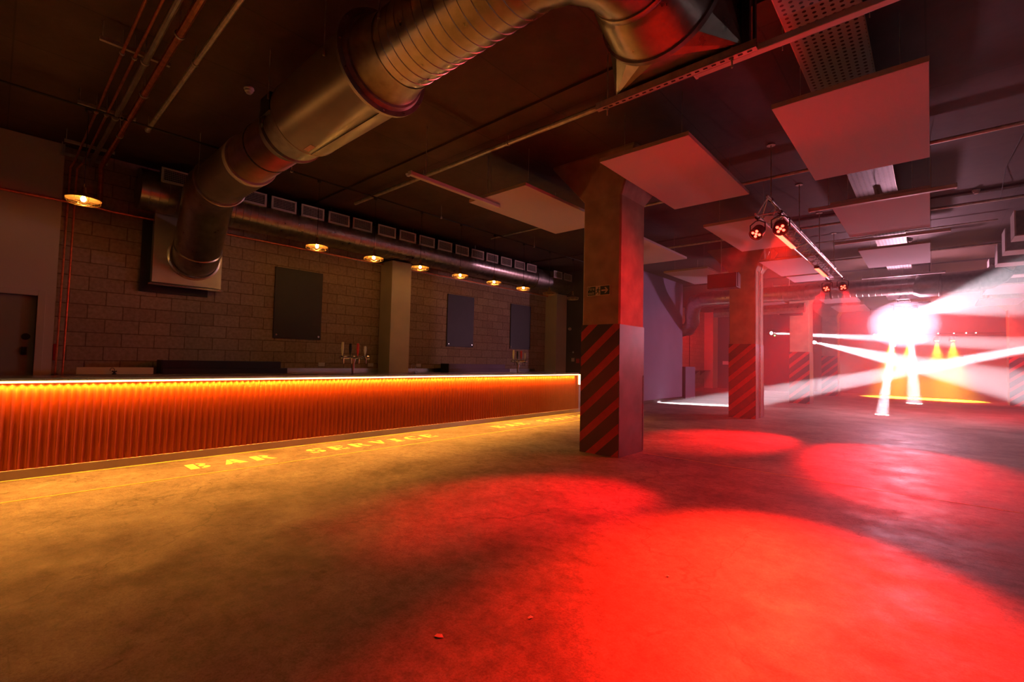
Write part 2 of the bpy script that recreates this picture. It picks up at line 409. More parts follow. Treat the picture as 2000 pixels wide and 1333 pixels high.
# fire exit sign
t = thing('exit_sign', 'green fire exit sign with running figure and arrow on the nearest column', 'sign', (-3.96, 6.46, 2.605))
sx0, sx1, sz0, sz1, sy = -4.17, -3.75, 2.525, 2.685, 6.462
obj('sign_plate', MB().box(sx0, sx1, sy-.004, sy+.007, sz0, sz1), 'cream', t)
obj('sign_field', MB().box(sx0+.01, sx0+.155, sy-.006, sy-.003, sz0+.01, sz1-.01), 'green', t); obj('sign_field', MB().box(sx0+.245, sx1-.01, sy-.006, sy-.003, sz0+.01, sz1-.01), 'green', t)
def text(body, size, loc, m, parent, name='lettering'):
    cu = bpy.data.curves.new(name, 'FONT'); cu.body = body; cu.size = size; cu.extrude = .0008; cu.space_line = .8
    tmp = bpy.data.objects.new('tmp', cu); C.objects.link(tmp); bpy.context.view_layer.update()
    me = bpy.data.meshes.new_from_object(tmp.evaluated_get(bpy.context.evaluated_depsgraph_get())); bpy.data.objects.remove(tmp)
    me.materials.clear(); me.materials.append(M[m]); o = bpy.data.objects.new(name, me); C.objects.link(o)
    o.rotation_euler = (PI/2, 0, 0); o.parent = parent; o.location = Vector(loc)-Vector(parent['_w']); return o
text('Fire', .078, (sx0+.018, sy-.008, sz1-.070), 'cream', t); text('exit', .078, (sx0+.018, sy-.008, sz0+.022), 'cream', t)
mb = MB()
cx = sx0+.2; y = sy-.0062
def quad(a, b, w):
    A = Vector((a[0], 0, a[1])); B = Vector((b[0], 0, b[1])); dd = (B-A).normalized(); n = Vector((-dd.z, 0, dd.x))*w/2
    mb.prism([tuple(Vector((cx, y, sz0))+p) for p in (A+n, B+n, B-n, A-n)], (0, .002, 0))
mb.lathe((cx+.012, y, sz0+.125), (0, 1, 0), [(0, 0), (0, .011), (.002, .011), (.002, 0)], 12)
quad((.004, .112), (-.002, .065), .024); quad((0, .068), (.022, .045), .013); quad((.022, .045), (.014, .018), .011)
quad((-.002, .066), (-.022, .045), .013); quad((-.022, .045), (-.043, .042), .011)
quad((.004, .105), (.03, .088), .009); quad((.03, .088), (.04, .098), .008); quad((.002, .105), (-.022, .098), .009); quad((-.022, .098), (-.032, .078), .008)
obj('running_figure', mb, 'green', t, smooth=False)
mb = MB(); ax = sx0+.265
mb.prism([(ax, y, sz0+.068), (ax+.100, y, sz0+.068), (ax+.100, y, sz0+.092), (ax, y, sz0+.092)], (0, .002, 0))
mb.prism([(ax+.052, y, sz0+.128), (ax+.08, y, sz0+.128), (ax+.123, y, sz0+.08), (ax+.08, y, sz0+.032), (ax+.052, y, sz0+.032), (ax+.092, y, sz0+.08)], (0, .002, 0))
obj('arrow', mb, 'cream', t, smooth=False)

# ------------------------------------------------------------------ bar counter
BX, BT = -7.67, 1.135
t = thing('bar_counter', 'long bar clad in copper coloured corrugated sheet with glowing edge', 'bar', (BX, 4, 0))
Y0, Y1 = -3.9, 11.5
mb = MB(); n = int((Y1-Y0)/.0095); top, bot = [], []
for i in range(n+1):
    yy = Y0+(Y1-Y0)*i/n; xx = BX-.012+.0115*math.sin(2*PI*yy/.076)
    top.append(mb.bm.verts.new((xx, yy, 1.092))); bot.append(mb.bm.verts.new((xx, yy, .10)))
for i in range(n): mb.bm.faces.new((bot[i], bot[i+1], top[i+1], top[i]))
cf = obj('corrugated_front', mb, 'corr', t)
for f_ in cf.data.polygons: f_.use_smooth = True
obj('carcass', MB().box(BX-.62, BX-.03, Y0, Y1-.01, .0, 1.09), 'board', t)
obj('countertop', MB().box(BX-.72, BX+.004, Y0, Y1+.01, 1.094, BT), 'steel', t, bevel=.003)
obj('kickplate', MB().box(BX-.04, BX+.015, Y0, Y1+.012, 0.002, .10), 'kick', t, bevel=.002)['label'] = 'stainless steel kickplate along the floor'
obj('led_strip', MB().box(BX-.002, BX+.045, Y0, Y1+.012, 1.078, 1.093).box(BX-.002, BX+.045, Y1-.02, Y1+.012, .80, 1.093), 'led', t)['label'] = 'glowing warm light strip under the counter edge'
mb = MB(); m_ = int(.6/.0095); a_, b_ = [], []
for i in range(m_+1):
    xx = BX-.01-.6*i/m_; yy = Y1+.0+.009*math.sin(2*PI*xx/.076)
    a_.append(mb.bm.verts.new((xx, yy, 1.09))); b_.append(mb.bm.verts.new((xx, yy, .1)))
for i in range(m_): mb.bm.faces.new((b_[i], b_[i+1], a_[i+1], a_[i]))
obj('corrugated_end', mb, 'corr', t)
obj('lower_shelf', MB().box(BX-.62, BX, Y1+.02, Y1+.30, .76, .80).box(BX-.60, BX-.02, Y1+.02, Y1+.28, 0.0, .76), 'steel', t, bevel=.003)

# painted floor markings
tag(obj('floor_line', MB().box(-7.61, -7.575, -3.9, 13.5, 0.0005, .003), 'line'), 'painted yellow line hugging the bar kickplate', 'floor marking')
tag(obj('floor_line', MB().box(-6.57, -6.535, -3.9, 13.5, 0.0005, .003), 'line'), 'painted yellow line on the open floor side of the lettering', 'floor marking')

def arc(cx, cy, ro, ri, a0, a1, sx=1, n=10):
    o = [(cx+sx*ro*math.cos(math.radians(a0+(a1-a0)*i/n)), cy+ro*math.sin(math.radians(a0+(a1-a0)*i/n))) for i in range(n+1)]
    i_ = [(cx+sx*ri*.8*math.cos(math.radians(a0+(a1-a0)*i/n)), cy+ri*math.sin(math.radians(a0+(a1-a0)*i/n))) for i in range(n, -1, -1)]
    return o+i_
def R4(a, b, c, d): return [(a, c), (b, c), (b, d), (a, d)]
def glyph(ch):
    if ch == 'B': return [R4(.0, .38, 0, 1), arc(.46, .76, .24, .10, 90, -90, 1.5), arc(.46, .26, .26, .11, 90, -90, 1.6)]
    if ch == 'R': return [R4(.0, .38, 0, 1), arc(.46, .74, .26, .11, 90, -90, 1.5), [(.46, .44), (.66, .48), (.98, .08), (1., 0), (.72, 0)]]
    if ch == 'A': return [[(0, 0), (.30, 0), (.42, .32), (.48, .96), (.40, 1.0)], [(.52, 1.0), (.70, 1.0), (1.04, 0), (.64, 0), (.46, .62)], R4(.34, .60, .22, .34)]
    if ch == 'S': return [arc(.47, .72, .28, .09, 95, 265, 1.45), arc(.53, .28, .28, .09, 85, -85, 1.45), R4(.53, .9, .80, 1.0), R4(.1, .47, 0, .2), R4(.80, .92, .66, 1.0), R4(.06, .18, 0, .34)]
    if ch == 'E': return [R4(0, .38, 0, 1), R4(.44, .9, .82, 1.0), R4(.44, .9, 0, .18), R4(.44, .72, .42, .58), R4(.8, .9, .68, .84), R4(.8, .9, .1, .32)]
    if ch == 'V': return [[(0, 1), (.38, 1), (.58, .34), (.50, 0), (.42, 0)], [(.66, 1), (1., 1), (.58, .0), (.56, .2), (.62, .5)]]
    if ch == 'I': return [R4(.26, .66, 0, .47), R4(.26, .66, .53, 1), R4(.12, .24, 0, .14), R4(.68, .8, 0, .14), R4(.12, .24, .86, 1), R4(.68, .8, .86, 1)]
    if ch == 'C': return [arc(.50, .5, .50, .30, 95, 265, 1.0), R4(.54, .92, .82, 1.0), R4(.54, .92, 0, .18), R4(.82, .92, .64, .84), R4(.82, .92, .16, .34)]
    return []
def lettering(y0, label, word):
    mb = MB(); h, w = .33, .27
    pos = [('B', 0), ('A', .385), ('R', .77), ('S', 1.54), ('E', 1.91), ('R', 2.27), ('V', 2.64), ('I', 2.99), ('C', 3.33), ('E', 3.71)]
    pos = pos[:3] if word == 'BAR' else pos[3:]
    for ch, dy in pos:
        for p in glyph(ch):
            mb.prism([(-6.90-v*h, y0+dy+u*w, .0006) for u, v in p], (0, 0, .0022))
    return tag(obj('floor_lettering', mb, 'letter', smooth=False), label, 'floor marking')
lettering(1.73, 'stencilled word BAR painted between the yellow lines, the larger one nearer the camera', 'BAR')
lettering(1.73, 'stencilled word SERVICE fully readable between the yellow lines', 'SERVICE')
lettering(7.36, 'smaller stencilled word BAR toward the far end of the bar', 'BAR')
lettering(7.36, 'stencilled word SERVICE running behind the nearest column', 'SERVICE')

tag(obj('floor_joint', MB().box(-3.5, 4.5, 7.13, 7.142, .0004, .002), 'letter'), 'thin pale joint line running across the floor from the nearest column', 'floor marking')
for k, (x, y, a, m_, lab) in enumerate(((-1.93, 1.63, .3, 'sticker', 'dry pinkish leaf scrap on the floor near the camera'), (-1.36, 3.15, .8, 'white', 'small white scrap on the dark floor between the red pools'),
                                 (-3.3, 4.15, .2, 'white', 'tiny pale scrap inside the smaller red pool'), (-1.7, 2.1, 1.2, 'white', 'tiny pale scrap low in the picture, brown floor'))):
    c1, s1 = math.cos(a), math.sin(a); w_ = .016 if k else .024
    tag(obj('paper_scrap', MB().prism([(x+u*c1*w_-v*s1*w_, y+u*s1*w_+v*c1*w_, .001+h) for u, v, h in ((-1, -.5, 0), (.2, -.7, .004), (1.1, 0, 0), (.3, .6, .006), (-.9, .4, .002))], (0, 0, .002)), m_, smooth=False), lab, 'scrap')

# ------------------------------------------------------------------ back bar
tag(obj('back_counter', MB().box(XW+.004, -9.85, .7, 12.9, .0, 1.05).box(XW+.004, -9.80, .7, 12.9, 1.05, 1.09).box(XW+.006, XW+.03, 4.15, 12.9, 1.09, 1.185), 'steel', bevel=.003), 'stainless back counter with upstand along the block wall', 'counter')
tag(obj('splash_panel', MB().box(-10.03, -10.0, .90, 1.88, 1.09, 1.20), 'cream', bevel=.003), 'cream splash panel behind the small dark tap', 'panel')
def steps(y0, y1, m, lab):
    t = thing('bottle_step_shelf', lab, 'shelf', (-10.15, y0, 1.09))
    obj('lower_step', MB().box(-10.30, -9.96, y0, y1, 1.09, 1.19), m, t, bevel=.003)
    obj('upper_step', MB().box(-10.36, -10.10, y0+.02, y1-.08, 1.19, 1.325), m, t, bevel=.003)
    obj('end_board', MB().box(-10.30, -9.97, y0-.02, y0, 1.09, 1.33), 'dark', t)
steps(2.0, 4.12, 'board', 'black two-step bottle shelf below the first black board')
steps(8.50, 11.02, 'booth', 'pale two-step bottle shelf near the second beer font')
# small tap at splash panel
def tap(x, y, z, lab, m, s=1.):
    t = thing('bar_tap', lab, 'tap', (x, y, z))
    pts = [(x, y, z), (x, y, z+.16*s)]+[(x+0*s, y-.06*s+.06*s*math.cos(a), z+.16*s+.06*s*math.sin(a)) for a in [PI*k/8 for k in range(1, 9)]]
    obj('spout', MB().tube(pts+[(x, y-.12*s, z+.12*s)], .009*s, 8), m, t)
    obj('base', MB().lathe((x, y, z), (0, 0, 1), [(0, .03), (.012, .03), (.016, .016), (.05, .014)], 14), m, t)
    obj('lever', MB().tube([(x, y-.05*s, z+.045), (x, y+.05*s, z+.045)], .006, 6).ball((x, y-.05*s, z+.045), .012).ball((x, y+.05*s, z+.045), .012), m, t)
    return t
tap(-9.92, 1.35, 1.09, 'small dark tap in front of the cream splash panel', 'dark', .45)
tap(-8.15, 6.02, BT, 'chrome swan-neck tap on the bar in front of the pilaster', 'chrome', .9)
# beer fonts
def font_(y, lab, x=-7.95):
    t = thing('beer_font', lab, 'beer tap', (x, y, BT))
    obj('pillar', MB().lathe((x, y, BT), (0, 0, 1), [(0, .045), (.012, .045), (.016, .03), (.21, .029), (.27, .05), (.29, .05)], 18), 'chrome', t)
    obj('crossbar', MB().tube([(x, y-.26, BT+.31), (x, y+.26, BT+.31)], .034, 14).lathe((x, y+.26, BT+.31), (0, 1, 0), [(0, .034), (.005, .045), (.05, .045), (.055, 0)], 14), 'chrome', t)
    cols = ['cream', 'dark', 'red', 'white']; hs = [.24, .22, .23, .18]
    for k in range(4):
        yy = y-.25+k*.15
        p = obj('tap_valve', MB().tube([(x, yy, BT+.31), (x+.07, yy, BT+.325), (x+.10, yy, BT+.30), (x+.10, yy, BT+.20)], .012, 8), 'chrome', t)
        obj('tap_handle', MB().lathe((x+.06, yy, BT+.34), (0, 0, 1), [(0, .008), (.03, .01), (.05, .018), (hs[k]*.6, .026), (hs[k], .022), (hs[k]+.01, 0)], 10), cols[k], t)['label'] = ['cream', 'black', 'red', 'white'][k]+' beer tap handle'
    return t
font_(4.47, 'chrome beer font with four handles, near the first black board')
font_(9.10, 'chrome beer font with four handles, below the third black board')
# wall sockets
for k, yy in enumerate((5.03, 6.30, 7.78, 11.95)):
    tag(obj('power_socket', MB().box(XW+.002, XW+.02, yy, yy+.15, 1.225, 1.31), 'white', bevel=.003),
        ['white socket under the first black board', 'white socket just before the cream pilaster', 'white socket just after the cream pilaster', 'white socket under the third black board'][k], 'socket', 'wall sockets')
# black boards
for k, (a, b, z0, z1, lab) in enumerate(((4.0, 5.05, 1.83, 3.37, 'large black board closest to the duct plate'), (8.82, 9.87, 1.83, 3.37, 'bluish black board between the pilaster and the second beer font'),
                                  (11.57, 12.62, 1.85, 3.37, 'black board above the second beer font'))):
    t = thing('black_board', lab, 'board', (XW, (a+b)/2, 1.83), 'black boards on the block wall')
    obj('board', MB().box(XW+.002, XW+.03, a, b, z0, z1), 'board', t, bevel=.003)
    for yy in (a+.06, b-.06): obj('fixing', MB().lathe((XW+.03, yy, z0+.07), (1, 0, 0), [(0, .022), (.01, .022), (.012, 0)], 12), 'chrome', t)

# end wall bits
tag(obj('security_camera', MB().lathe((-9.92, 14.25, 2.67), (0, -1, 0), [(0, .06), (.04, .06), (.07, .045), (.10, .03), (.11, 0)], 14), 'white'), 'small white dome camera on the dark end wall', 'camera')
tag(obj('light_switch', MB().box(-9.84, -9.71, 14.235, 14.25, 1.47, 1.60), 'white', bevel=.003), 'white switch plate on the dark end wall', 'switch')
tag(obj('thermostat', MB().box(-9.80, -9.74, 14.235, 14.25, 1.78, 1.84), 'white', bevel=.003), 'tiny white control above the switch plate', 'switch')
tag(obj('alarm_call_point', MB().box(-9.62, -9.48, 14.21, 14.25, 1.42, 1.58), 'red', bevel=.005), 'red call point beside the white switch plate', 'alarm')
tag(obj('fire_sign_board', MB().box(XW+.004, XW+.03, .655, .70, 1.30, 1.56), 'red', bevel=.003), 'slim red board beside the plastered wall corner, next to the copper pipes', 'sign')

# ------------------------------------------------------------------ main extract duct
AY, AZ, DR = 2.30, 4.17, .325
t = thing('vent_box', 'square galvanised plate with sill on a black wall opening', 'vent', (XW, 2.4, 2.7))
obj('backing', MB().box(XW+.002, XW+.05, 1.70, 2.75, 2.55, 3.85), 'dark', t)
obj('plate', MB().box(XW+.05, XP+.04, 1.84, 2.93, 2.72, 3.98), 'plate', t, bevel=.003)
obj('sill', MB().box(XW+.02, XP+.12, 1.78, 2.95, 2.66, 2.70), 'steel', t, bevel=.003)
D = thing('extract_duct', 'big round galvanised duct sweeping from the wall plate overhead to a square end', 'duct', (-8.9, AY, AZ))
S = Vector((XP+.04, 2.47, 3.26)); E1 = Vector((-8.85, AY, AZ))
dS = (E1-S).normalized()
obj('wall_collar', MB().lathe(S, (1, 0, 0), [(-.0, .43), (.02, .43), (.03, .40), (.06, .385)], 40), 'duct', D)
# first length rising from the wall, mitred elbow, then horizontal
p0 = S+Vector((.10, 0, .0))
obj('rising_section', MB().tube([S+Vector((.03, 0, 0)), p0+dS*.04, p0+dS*.25, p0+dS*.26, p0+dS*.29, p0+dS*.30, E1-dS*.28], [.375, .375, .37, .385, .385, .37, .37], 40), 'duct', D)
obj('mitred_elbow', MB().tube([E1-dS*.28, E1-dS*.16, (E1+Vector((.10, 0, .0))), (-8.40, AY, AZ), (-8.38, AY, AZ), (-8.33, AY, AZ), (-8.32, AY, AZ)], [.375, .372, .37, .37, .385, .385, .37], 40), 'duct', D)
obj('plain_section', MB().tube([(-8.33, AY, AZ), (-7.08, AY, AZ)], .345, 40), 'ductpaint', D)
obj('sealing_band', MB().tube([(-7.11, AY, AZ), (-7.10, AY, AZ), (-7.02, AY, AZ), (-7.01, AY, AZ)], [.345, .352, .352, .345], 40), 'sealant', D)
pr = []; x = -7.01
while x < -5.84:
    pr += [(x, .300), (x+.013, .317)]; x += .028
obj('ribbed_flexible_section', MB().lathe((0, AY, AZ), (1, 0, 0), pr, 40), 'flex', D)
obj('band_clamp', MB().tube([(-6.42, AY, AZ), (-6.41, AY, AZ), (-6.39, AY, AZ), (-6.38, AY, AZ)], [.315, .324, .324, .315], 36), 'dark', D)
obj('fan_inlet', MB().lathe((0, AY, AZ), (1, 0, 0), [(-5.880, .32), (-5.700, .32), (-5.690, .39), (-5.665, .39), (-5.660, .355), (-5.630, .355), (-5.625, .375), (-5.610, .375), (-5.280, .375)], 40), 'duct2', D)
fan = obj('fan_casing', MB().lathe((0, AY, AZ), (1, 0, 0), [(-5.29, .37), (-5.285, .415), (-5.26, .415), (-5.255, .41), (-3.84, .41), (-3.83, .415), (-3.81, .415), (-3.805, .41), (-3.75, .41)], 56), 'ductpaint', D)
fan['label'] = 'wide smooth fan casing'
a = math.radians(-60)
def on(x0, x1, aa, r): return (x0, AY+r*math.cos(aa), AZ+r*math.sin(aa))
obj('seam', MB().tube([on(-5.25, 0, math.radians(-85), .412), on(-3.84, 0, math.radians(-85), .412)], .004, 6), 'dark', fan)
q = MB(); rr = .413
vs = [on(xx, 0, math.radians(dg), rr) for xx, dg in ((-5.20, -93), (-5.02, -93), (-5.02, -101), (-5.20, -101))]
q.prism(vs, (0, 0, -.003)); obj('label_sticker', q, 'sticker', fan)
obj('terminal_box', MB().box(-5.58, -5.32, AY-.41, AY-.34, AZ-.05, AZ+.16).tube([(-5.5, AY-.39, AZ-.04), (-5.54, AY-.40, AZ-.12), (-5.60, AY-.38, AZ-.13), (-5.62, AY-.36, AZ-.04)], .013, 8), 'dark', D)
fl = obj('flange', MB().lathe((0, AY, AZ), (1, 0, 0), [(-3.770, .40), (-3.760, .465), (-3.725, .465), (-3.720, .42), (-3.685, .40), (-3.680, .375), (-3.675, .375)], 56), 'duct2', D)
for k in range(12):
    aa = 2*PI*k/12
    obj('bolt', MB().lathe((-3.722, AY+.445*math.cos(aa), AZ+.445*math.sin(aa)), (1, 0, 0), [(0, .009), (.012, .009), (.012, 0)], 6), 'chrome', fl)
obj('reducer', MB().lathe((0, AY, AZ), (1, 0, 0), [(-3.68, .38), (-3.54, .345), (-3.43, .33), (-3.41, .33)], 48), 'duct2', D)
pr = []; x = -3.42; k = 0
while x < -2.0:
    pr += [(x, DR), (x+.092, DR), (x+.096, DR+.005), (x+.103, DR+.005), (x+.107, DR)]; x += .11
obj('spiral_section', MB().lathe((0, AY, AZ), (1, 0, 0), pr, 48), 'duct', D)
EX, EZ = -1.45, 4.13
# segmented bend from +x to +y
ctr = Vector((-1.93, 2.78, 0)); br_ = .48; pts = []
for k in range(4):
    a = -PI/2+PI/2*k/3
    pts.append((ctr.x+br_*math.cos(a), ctr.y+br_*math.sin(a), AZ-.04*k/3))
obj('segmented_bend', MB().tube([(-2.06, AY, AZ)]+[Vector(p) for p in pts]+[(EX, 2.84, EZ)], [DR+.006]+[DR+.006*k for k in range(4)]+[.343], 44), 'duct', D, sharp=14)
obj('silencer', MB().lathe((EX, 0, EZ), (0, 1, 0), [(2.765, .30), (2.77, .355), (2.78, .36), (2.80, .36), (2.82, .355), (2.84, .37), (2.86, .385), (3.12, .445), (3.135, .45)], 56), 'duct', D)
obj('end_ring', MB().lathe((EX, 0, EZ), (0, 1, 0), [(3.12, .42), (3.12, .465), (3.165, .465), (3.17, .43)], 56), 'duct2', D)
mb = MB(); nn = 20; cir, sq = [], []
hx, z_lo, z_hi, ys = .50, 3.70, 4.72, 3.42
for k in range(nn):
    a = 2*PI*k/nn
    cir.append(mb.bm.verts.new((EX+.44*math.cos(a), 3.16, EZ+.44*math.sin(a))))
cor = [mb.bm.verts.new(p) for p in ((EX+hx, ys, z_hi), (EX-hx, ys, z_hi), (EX-hx, ys, z_lo), (EX+hx, ys, z_lo))]
for k in range(nn):
    mid = (2*PI*(k+.5)/nn); qd = int(mid/(PI/2)) % 4
    mb.bm.faces.new((cir[k], cir[(k+1) % nn], cor[qd]))
for qd in range(4):
    k = ((qd+1)*nn//4) % nn
    mb.bm.faces.new((cir[k], cor[(qd+1) % 4], cor[qd]))
obj('square_transition', mb, 'duct', D, smooth=False)
obj('square_frame', MB().box(EX-hx-.01, EX+hx+.01, ys, ys+.10, z_lo-.02, z_lo+.01).box(EX-hx-.01, EX+hx+.01, ys, ys+.10, z_hi-.01, z_hi+.02).box(EX-hx-.02, EX-hx+.01, ys, ys+.10, z_lo, z_hi).box(EX+hx-.01, EX+hx+.02, ys, ys+.10, z_lo, z_hi).box(EX-hx, EX+hx, ys+.08, ys+.10, z_lo, z_hi), 'duct2', D)
def hang(parent, x, y, z0, name='hanger_rod', r=.005, clip=True):
    mb = MB().tube([(x, y, z0), (x, y, CT)], r, 6)
    if clip: mb.lathe((x, y, z0-.05), (0, 0, 1), [(0, .006), (.0, .012), (.05, .012), (.06, .006)], 8)
    return obj(name, mb, 'conduit', parent)
for x, o_, zz in ((-8.2, .34, .06), (-5.33, .42, .12), (-4.05, .42, .05), (-3.30, .33, .08)): hang(D, x, AY-o_, AZ+zz)
# slotted channel carrying the square end
t = thing('slotted_channel', 'slotted steel channel hung on rods under the square duct end', 'bracket', (-1.48, 3.4, 3.66))
obj('channel', MB().box(-2.12, -.86, 3.37, 3.375, 3.625, 3.68).box(-2.12, -.86, 3.415, 3.42, 3.625, 3.68).box(-2.12, -.86, 3.37, 3.42, 3.622, 3.627), 'conduit', t)
for k in range(20): obj('slot', MB().box(-2.06+k*.06, -2.06+k*.06+.03, 3.388, 3.402, 3.6195, 3.6225), 'rubber', t)
for x in (-2.02, -1.02): obj('threaded_rod', MB().tube([(x, 3.395, 3.55), (x, 3.395, CT)], .006, 8).lathe((x, 3.395, 3.60), (0, 0, 1), [(0, 0), (0, .013), (.012, .013), (.012, 0)], 6), 'conduit', t)
obj('upright_channel', MB().box(-.95, -.90, 3.37, 3.41, 3.68, CT).box(-.88, -.865, 3.37, 3.41, 3.68, CT), 'dark', t)

# ------------------------------------------------------------------ supply duct over the bar wall
SX, SZ, SR = -10.08, 4.27, .345
D2 = thing('supply_duct', 'long round supply duct with a row of grilles above the bar wall', 'duct', (SX, 1.7, SZ))
pr = []; y = 1.55
while y < 12.3:
    pr += [(y, SR), (y+.112, SR), (y+.116, SR+.004), (y+.123, SR+.004), (y+.127, SR)]; y += .13
obj('duct_body', MB().lathe((SX, 0, SZ), (0, 1, 0), [(1.54, 0), (1.545, SR)]+pr, 32), 'duct', D2)
obj('duct_coupling', MB().lathe((SX, 0, SZ), (0, 1, 0), [(12.1, SR+.003), (12.1, SR+.02), (12.5, SR+.02), (12.55, SR-.05), (14.2, SR-.05), (14.2, 0)], 32), 'duct2', D2)
ygs = [1.80, 3.00, 3.58, 4.17, 4.76, 5.33, 5.98, 6.58, 7.18, 7.78, 8.40, 9.00, 9.60, 10.22, 10.85, 11.45, 12.9, 13.5]
proto = None
for k, y0 in enumerate(ygs):
    gx = -9.70
    if proto is None:
        b0 = obj('grille_box', MB().box(SX+.1, gx, y0, y0+.46, 4.385, 4.60), 'duct2', D2, loc=(gx, y0, 4.38)); b0['label'] = 'boxed outlet with white grille'
        fr = MB()
        for (a1, a2, c1, c2) in ((-.015, .475, -.02, .015), (-.015, .475, .205, .235), (-.015, .02, -.02, .235), (.44, .475, -.02, .235)):
            fr.box(gx, gx+.014, y0+a1, y0+a2, 4.385+c1, 4.385+c2)
        for j in range(6): fr.box(gx+.002, gx+.008, y0+.02, y0+.44, 4.405+j*.032, 4.409+j*.032)
        for j in range(16): fr.box(gx+.001, gx+.005, y0+.035+j*.026, y0+.038+j*.026, 4.40, 4.59)
        g0 = obj('grille', fr, 'white', b0, loc=(gx, y0, 4.38))
        obj('grille_void', MB().box(gx, gx+.001, y0+.01, y0+.45, 4.395, 4.595), 'rubber', b0, loc=(gx, y0, 4.38))
        proto = b0
    else:
        b1 = proto.copy(); C.objects.link(b1); b1.parent = D2; b1.location = proto.location+Vector((0, y0-ygs[0], 0))
        for ch in list(proto.children):
            c = ch.copy(); C.objects.link(c); c.parent = b1
for y in (2.5, 4.9, 7.1, 9.3, 11.8): obj('hanger_rod', MB().tube([(SX+.2, y, SZ+.27), (SX+.2, y, CT)], .004, 6), 'conduit', D2)

# ------------------------------------------------------------------ pipes
def pipe(name, pts, r, m, lab, cat='pipe', clips=(), seg=10, up=0.):
    t = thing(name, lab, cat, pts[0]); obj('pipe_run', MB().tube(pts, r, seg), m, t)
    for c in clips:
        c = Vector(c)
        obj('pipe_clip', MB().lathe(c-Vector((0.0125, 0, 0)), (1, 0, 0), [(0, r), (0, r+.01), (.025, r+.01), (.025, r)], 12).tube([c+Vector((0, 0, r)), (c.x, c.y, CT)], .004, 6), 'conduit', t)
    return t
ZP = 4.55
t = pipe('copper_pipe', [(-3., .76, ZP), (XW+.16, .76, ZP), (XW+.08, .72, ZP-.1), (XW+.08, .69, 1.0)], .014, 'copper', 'thin copper pipe turning down beside the plastered wall corner', clips=[(-6.2, .76, ZP), (-8, .76, ZP)])
t = pipe('copper_pipe', [(-3., .86, ZP), (XW+.16, .86, ZP), (XW+.08, .80, ZP-.1), (XW+.08, .775, 1.0)], .014, 'copper', 'second thin copper pipe dropping down the block wall', clips=[(-6.2, .86, ZP), (-8, .86, ZP)])
pipe('grey_pipe', [(-3., .95, ZP), (XW+.1, .95, ZP)], .030, 'duct2', 'grey pipe between the thin copper pipes and the thick copper pipe', clips=[(-6.2, .95, ZP), (-8, .95, ZP)])
pipe('copper_pipe', [(-3., 1.08, ZP), (XW+.2, 1.08, ZP), (XW+.09, 1.10, ZP-.1), (XW+.09, 1.10, 3.86)], .036, 'copper', 'thick copper pipe under the ceiling that drops to the wall run', clips=[(-5.4, 1.08, ZP), (-7.0, 1.08, ZP), (-8.6, 1.08, ZP)])
pipe('conduit_pipe', [(-2.5, 1.33, 4.60), (-8.25, 1.33, 4.60)], .026, 'conduit', 'shiny steel conduit nearest the big duct, ending at a cap', clips=[(-5.9, 1.33, 4.6), (-8.2, 1.33, 4.6)])
for k, x in enumerate((-6.18, -8.0, -9.62, -10.3)):
    tag(obj('pipe_bracket', MB().box(x-.02, x+.02, .58, 1.16, ZP+.04, ZP+.08).tube([(x, .60, ZP+.06), (x, .60, CT)], .005, 6).tube([(x, 1.14, ZP+.06), (x, 1.14, CT)], .005, 6), 'conduit'),
        ['steel channel bracket across the overhead pipes, nearest of four', 'steel channel bracket across the overhead pipes, second of four', 'steel channel bracket across the overhead pipes, third of four', 'steel channel bracket across the pipes against the wall'][k], 'bracket', 'overhead pipe brackets')
pipe('copper_pipe', [(XP+.05, -3.9, 3.85), (XP+.05, 1.0, 3.85), (XW+.1, 1.3, 3.85), (XW+.1, 14.2, 3.83)], .022, 'copper', 'long reddish pipe running level along the bar wall')
pipe('conduit_pipe', [(XW+.06, 5.0, 3.83), (XW+.06, 14.2, 3.80)], .010, 'conduit', 'thin conduit under the level red pipe')
pipe('lighting_conduit', [(-7.9, -3.9, 4.53), (-7.9, 14.2, 4.53)], .013, 'rubber', 'black conduit under the ceiling feeding the pendant lamps', clips=[(-7.9, y, 4.53) for y in (1.0, 3.2, 6.4, 9.6)])
pipe('conduit_pipe', [(-8.9, 4.92, 4.66), (-2.0, 4.96, 4.66)], .036, 'conduit', 'long steel pipe crossing the ceiling between big duct and column', clips=[(-6.6, 4.93, 4.66), (-4.6, 4.94, 4.66)])
pipe('conduit_pipe', [(-5.2, 8.72, 4.66), (3.6, 8.74, 4.66)], .028, 'conduit', 'steel pipe crossing the ceiling behind the nearest acoustic panels')
pipe('conduit_pipe', [(-5.8, 12.35, 4.66), (4.2, 12.45, 4.66)], .028, 'conduit', 'steel pipe crossing the ceiling over the middle of the truss')
pipe('conduit_pipe', [(-2.2, 14.18, 4.68), (1.1, 14.15, 4.68)], .014, 'conduit', 'thin bright conduit crossing behind the second batten light')
pipe('conduit_pipe', [(-5.8, 16.75, 4.66), (2.4, 16.7, 4.66)], .03, 'conduit', 'steel pipe crossing the ceiling just before the far level duct')
pipe('conduit_pipe', [(-8.6, 8.66, 4.66), (-5.4, 8.66, 4.66)], .018, 'conduit', 'short steel conduit over the bar end behind the first panel')
pipe('lighting_cable', [(.75, 4.9, CEIL-.01), (.98, 8.7, 4.66), (.95, 10.9, CEIL-.01), (1.0, 12.4, 4.66)], .005, 'rubber', 'thin loose cable drooping across the dark ceiling', 'cable')

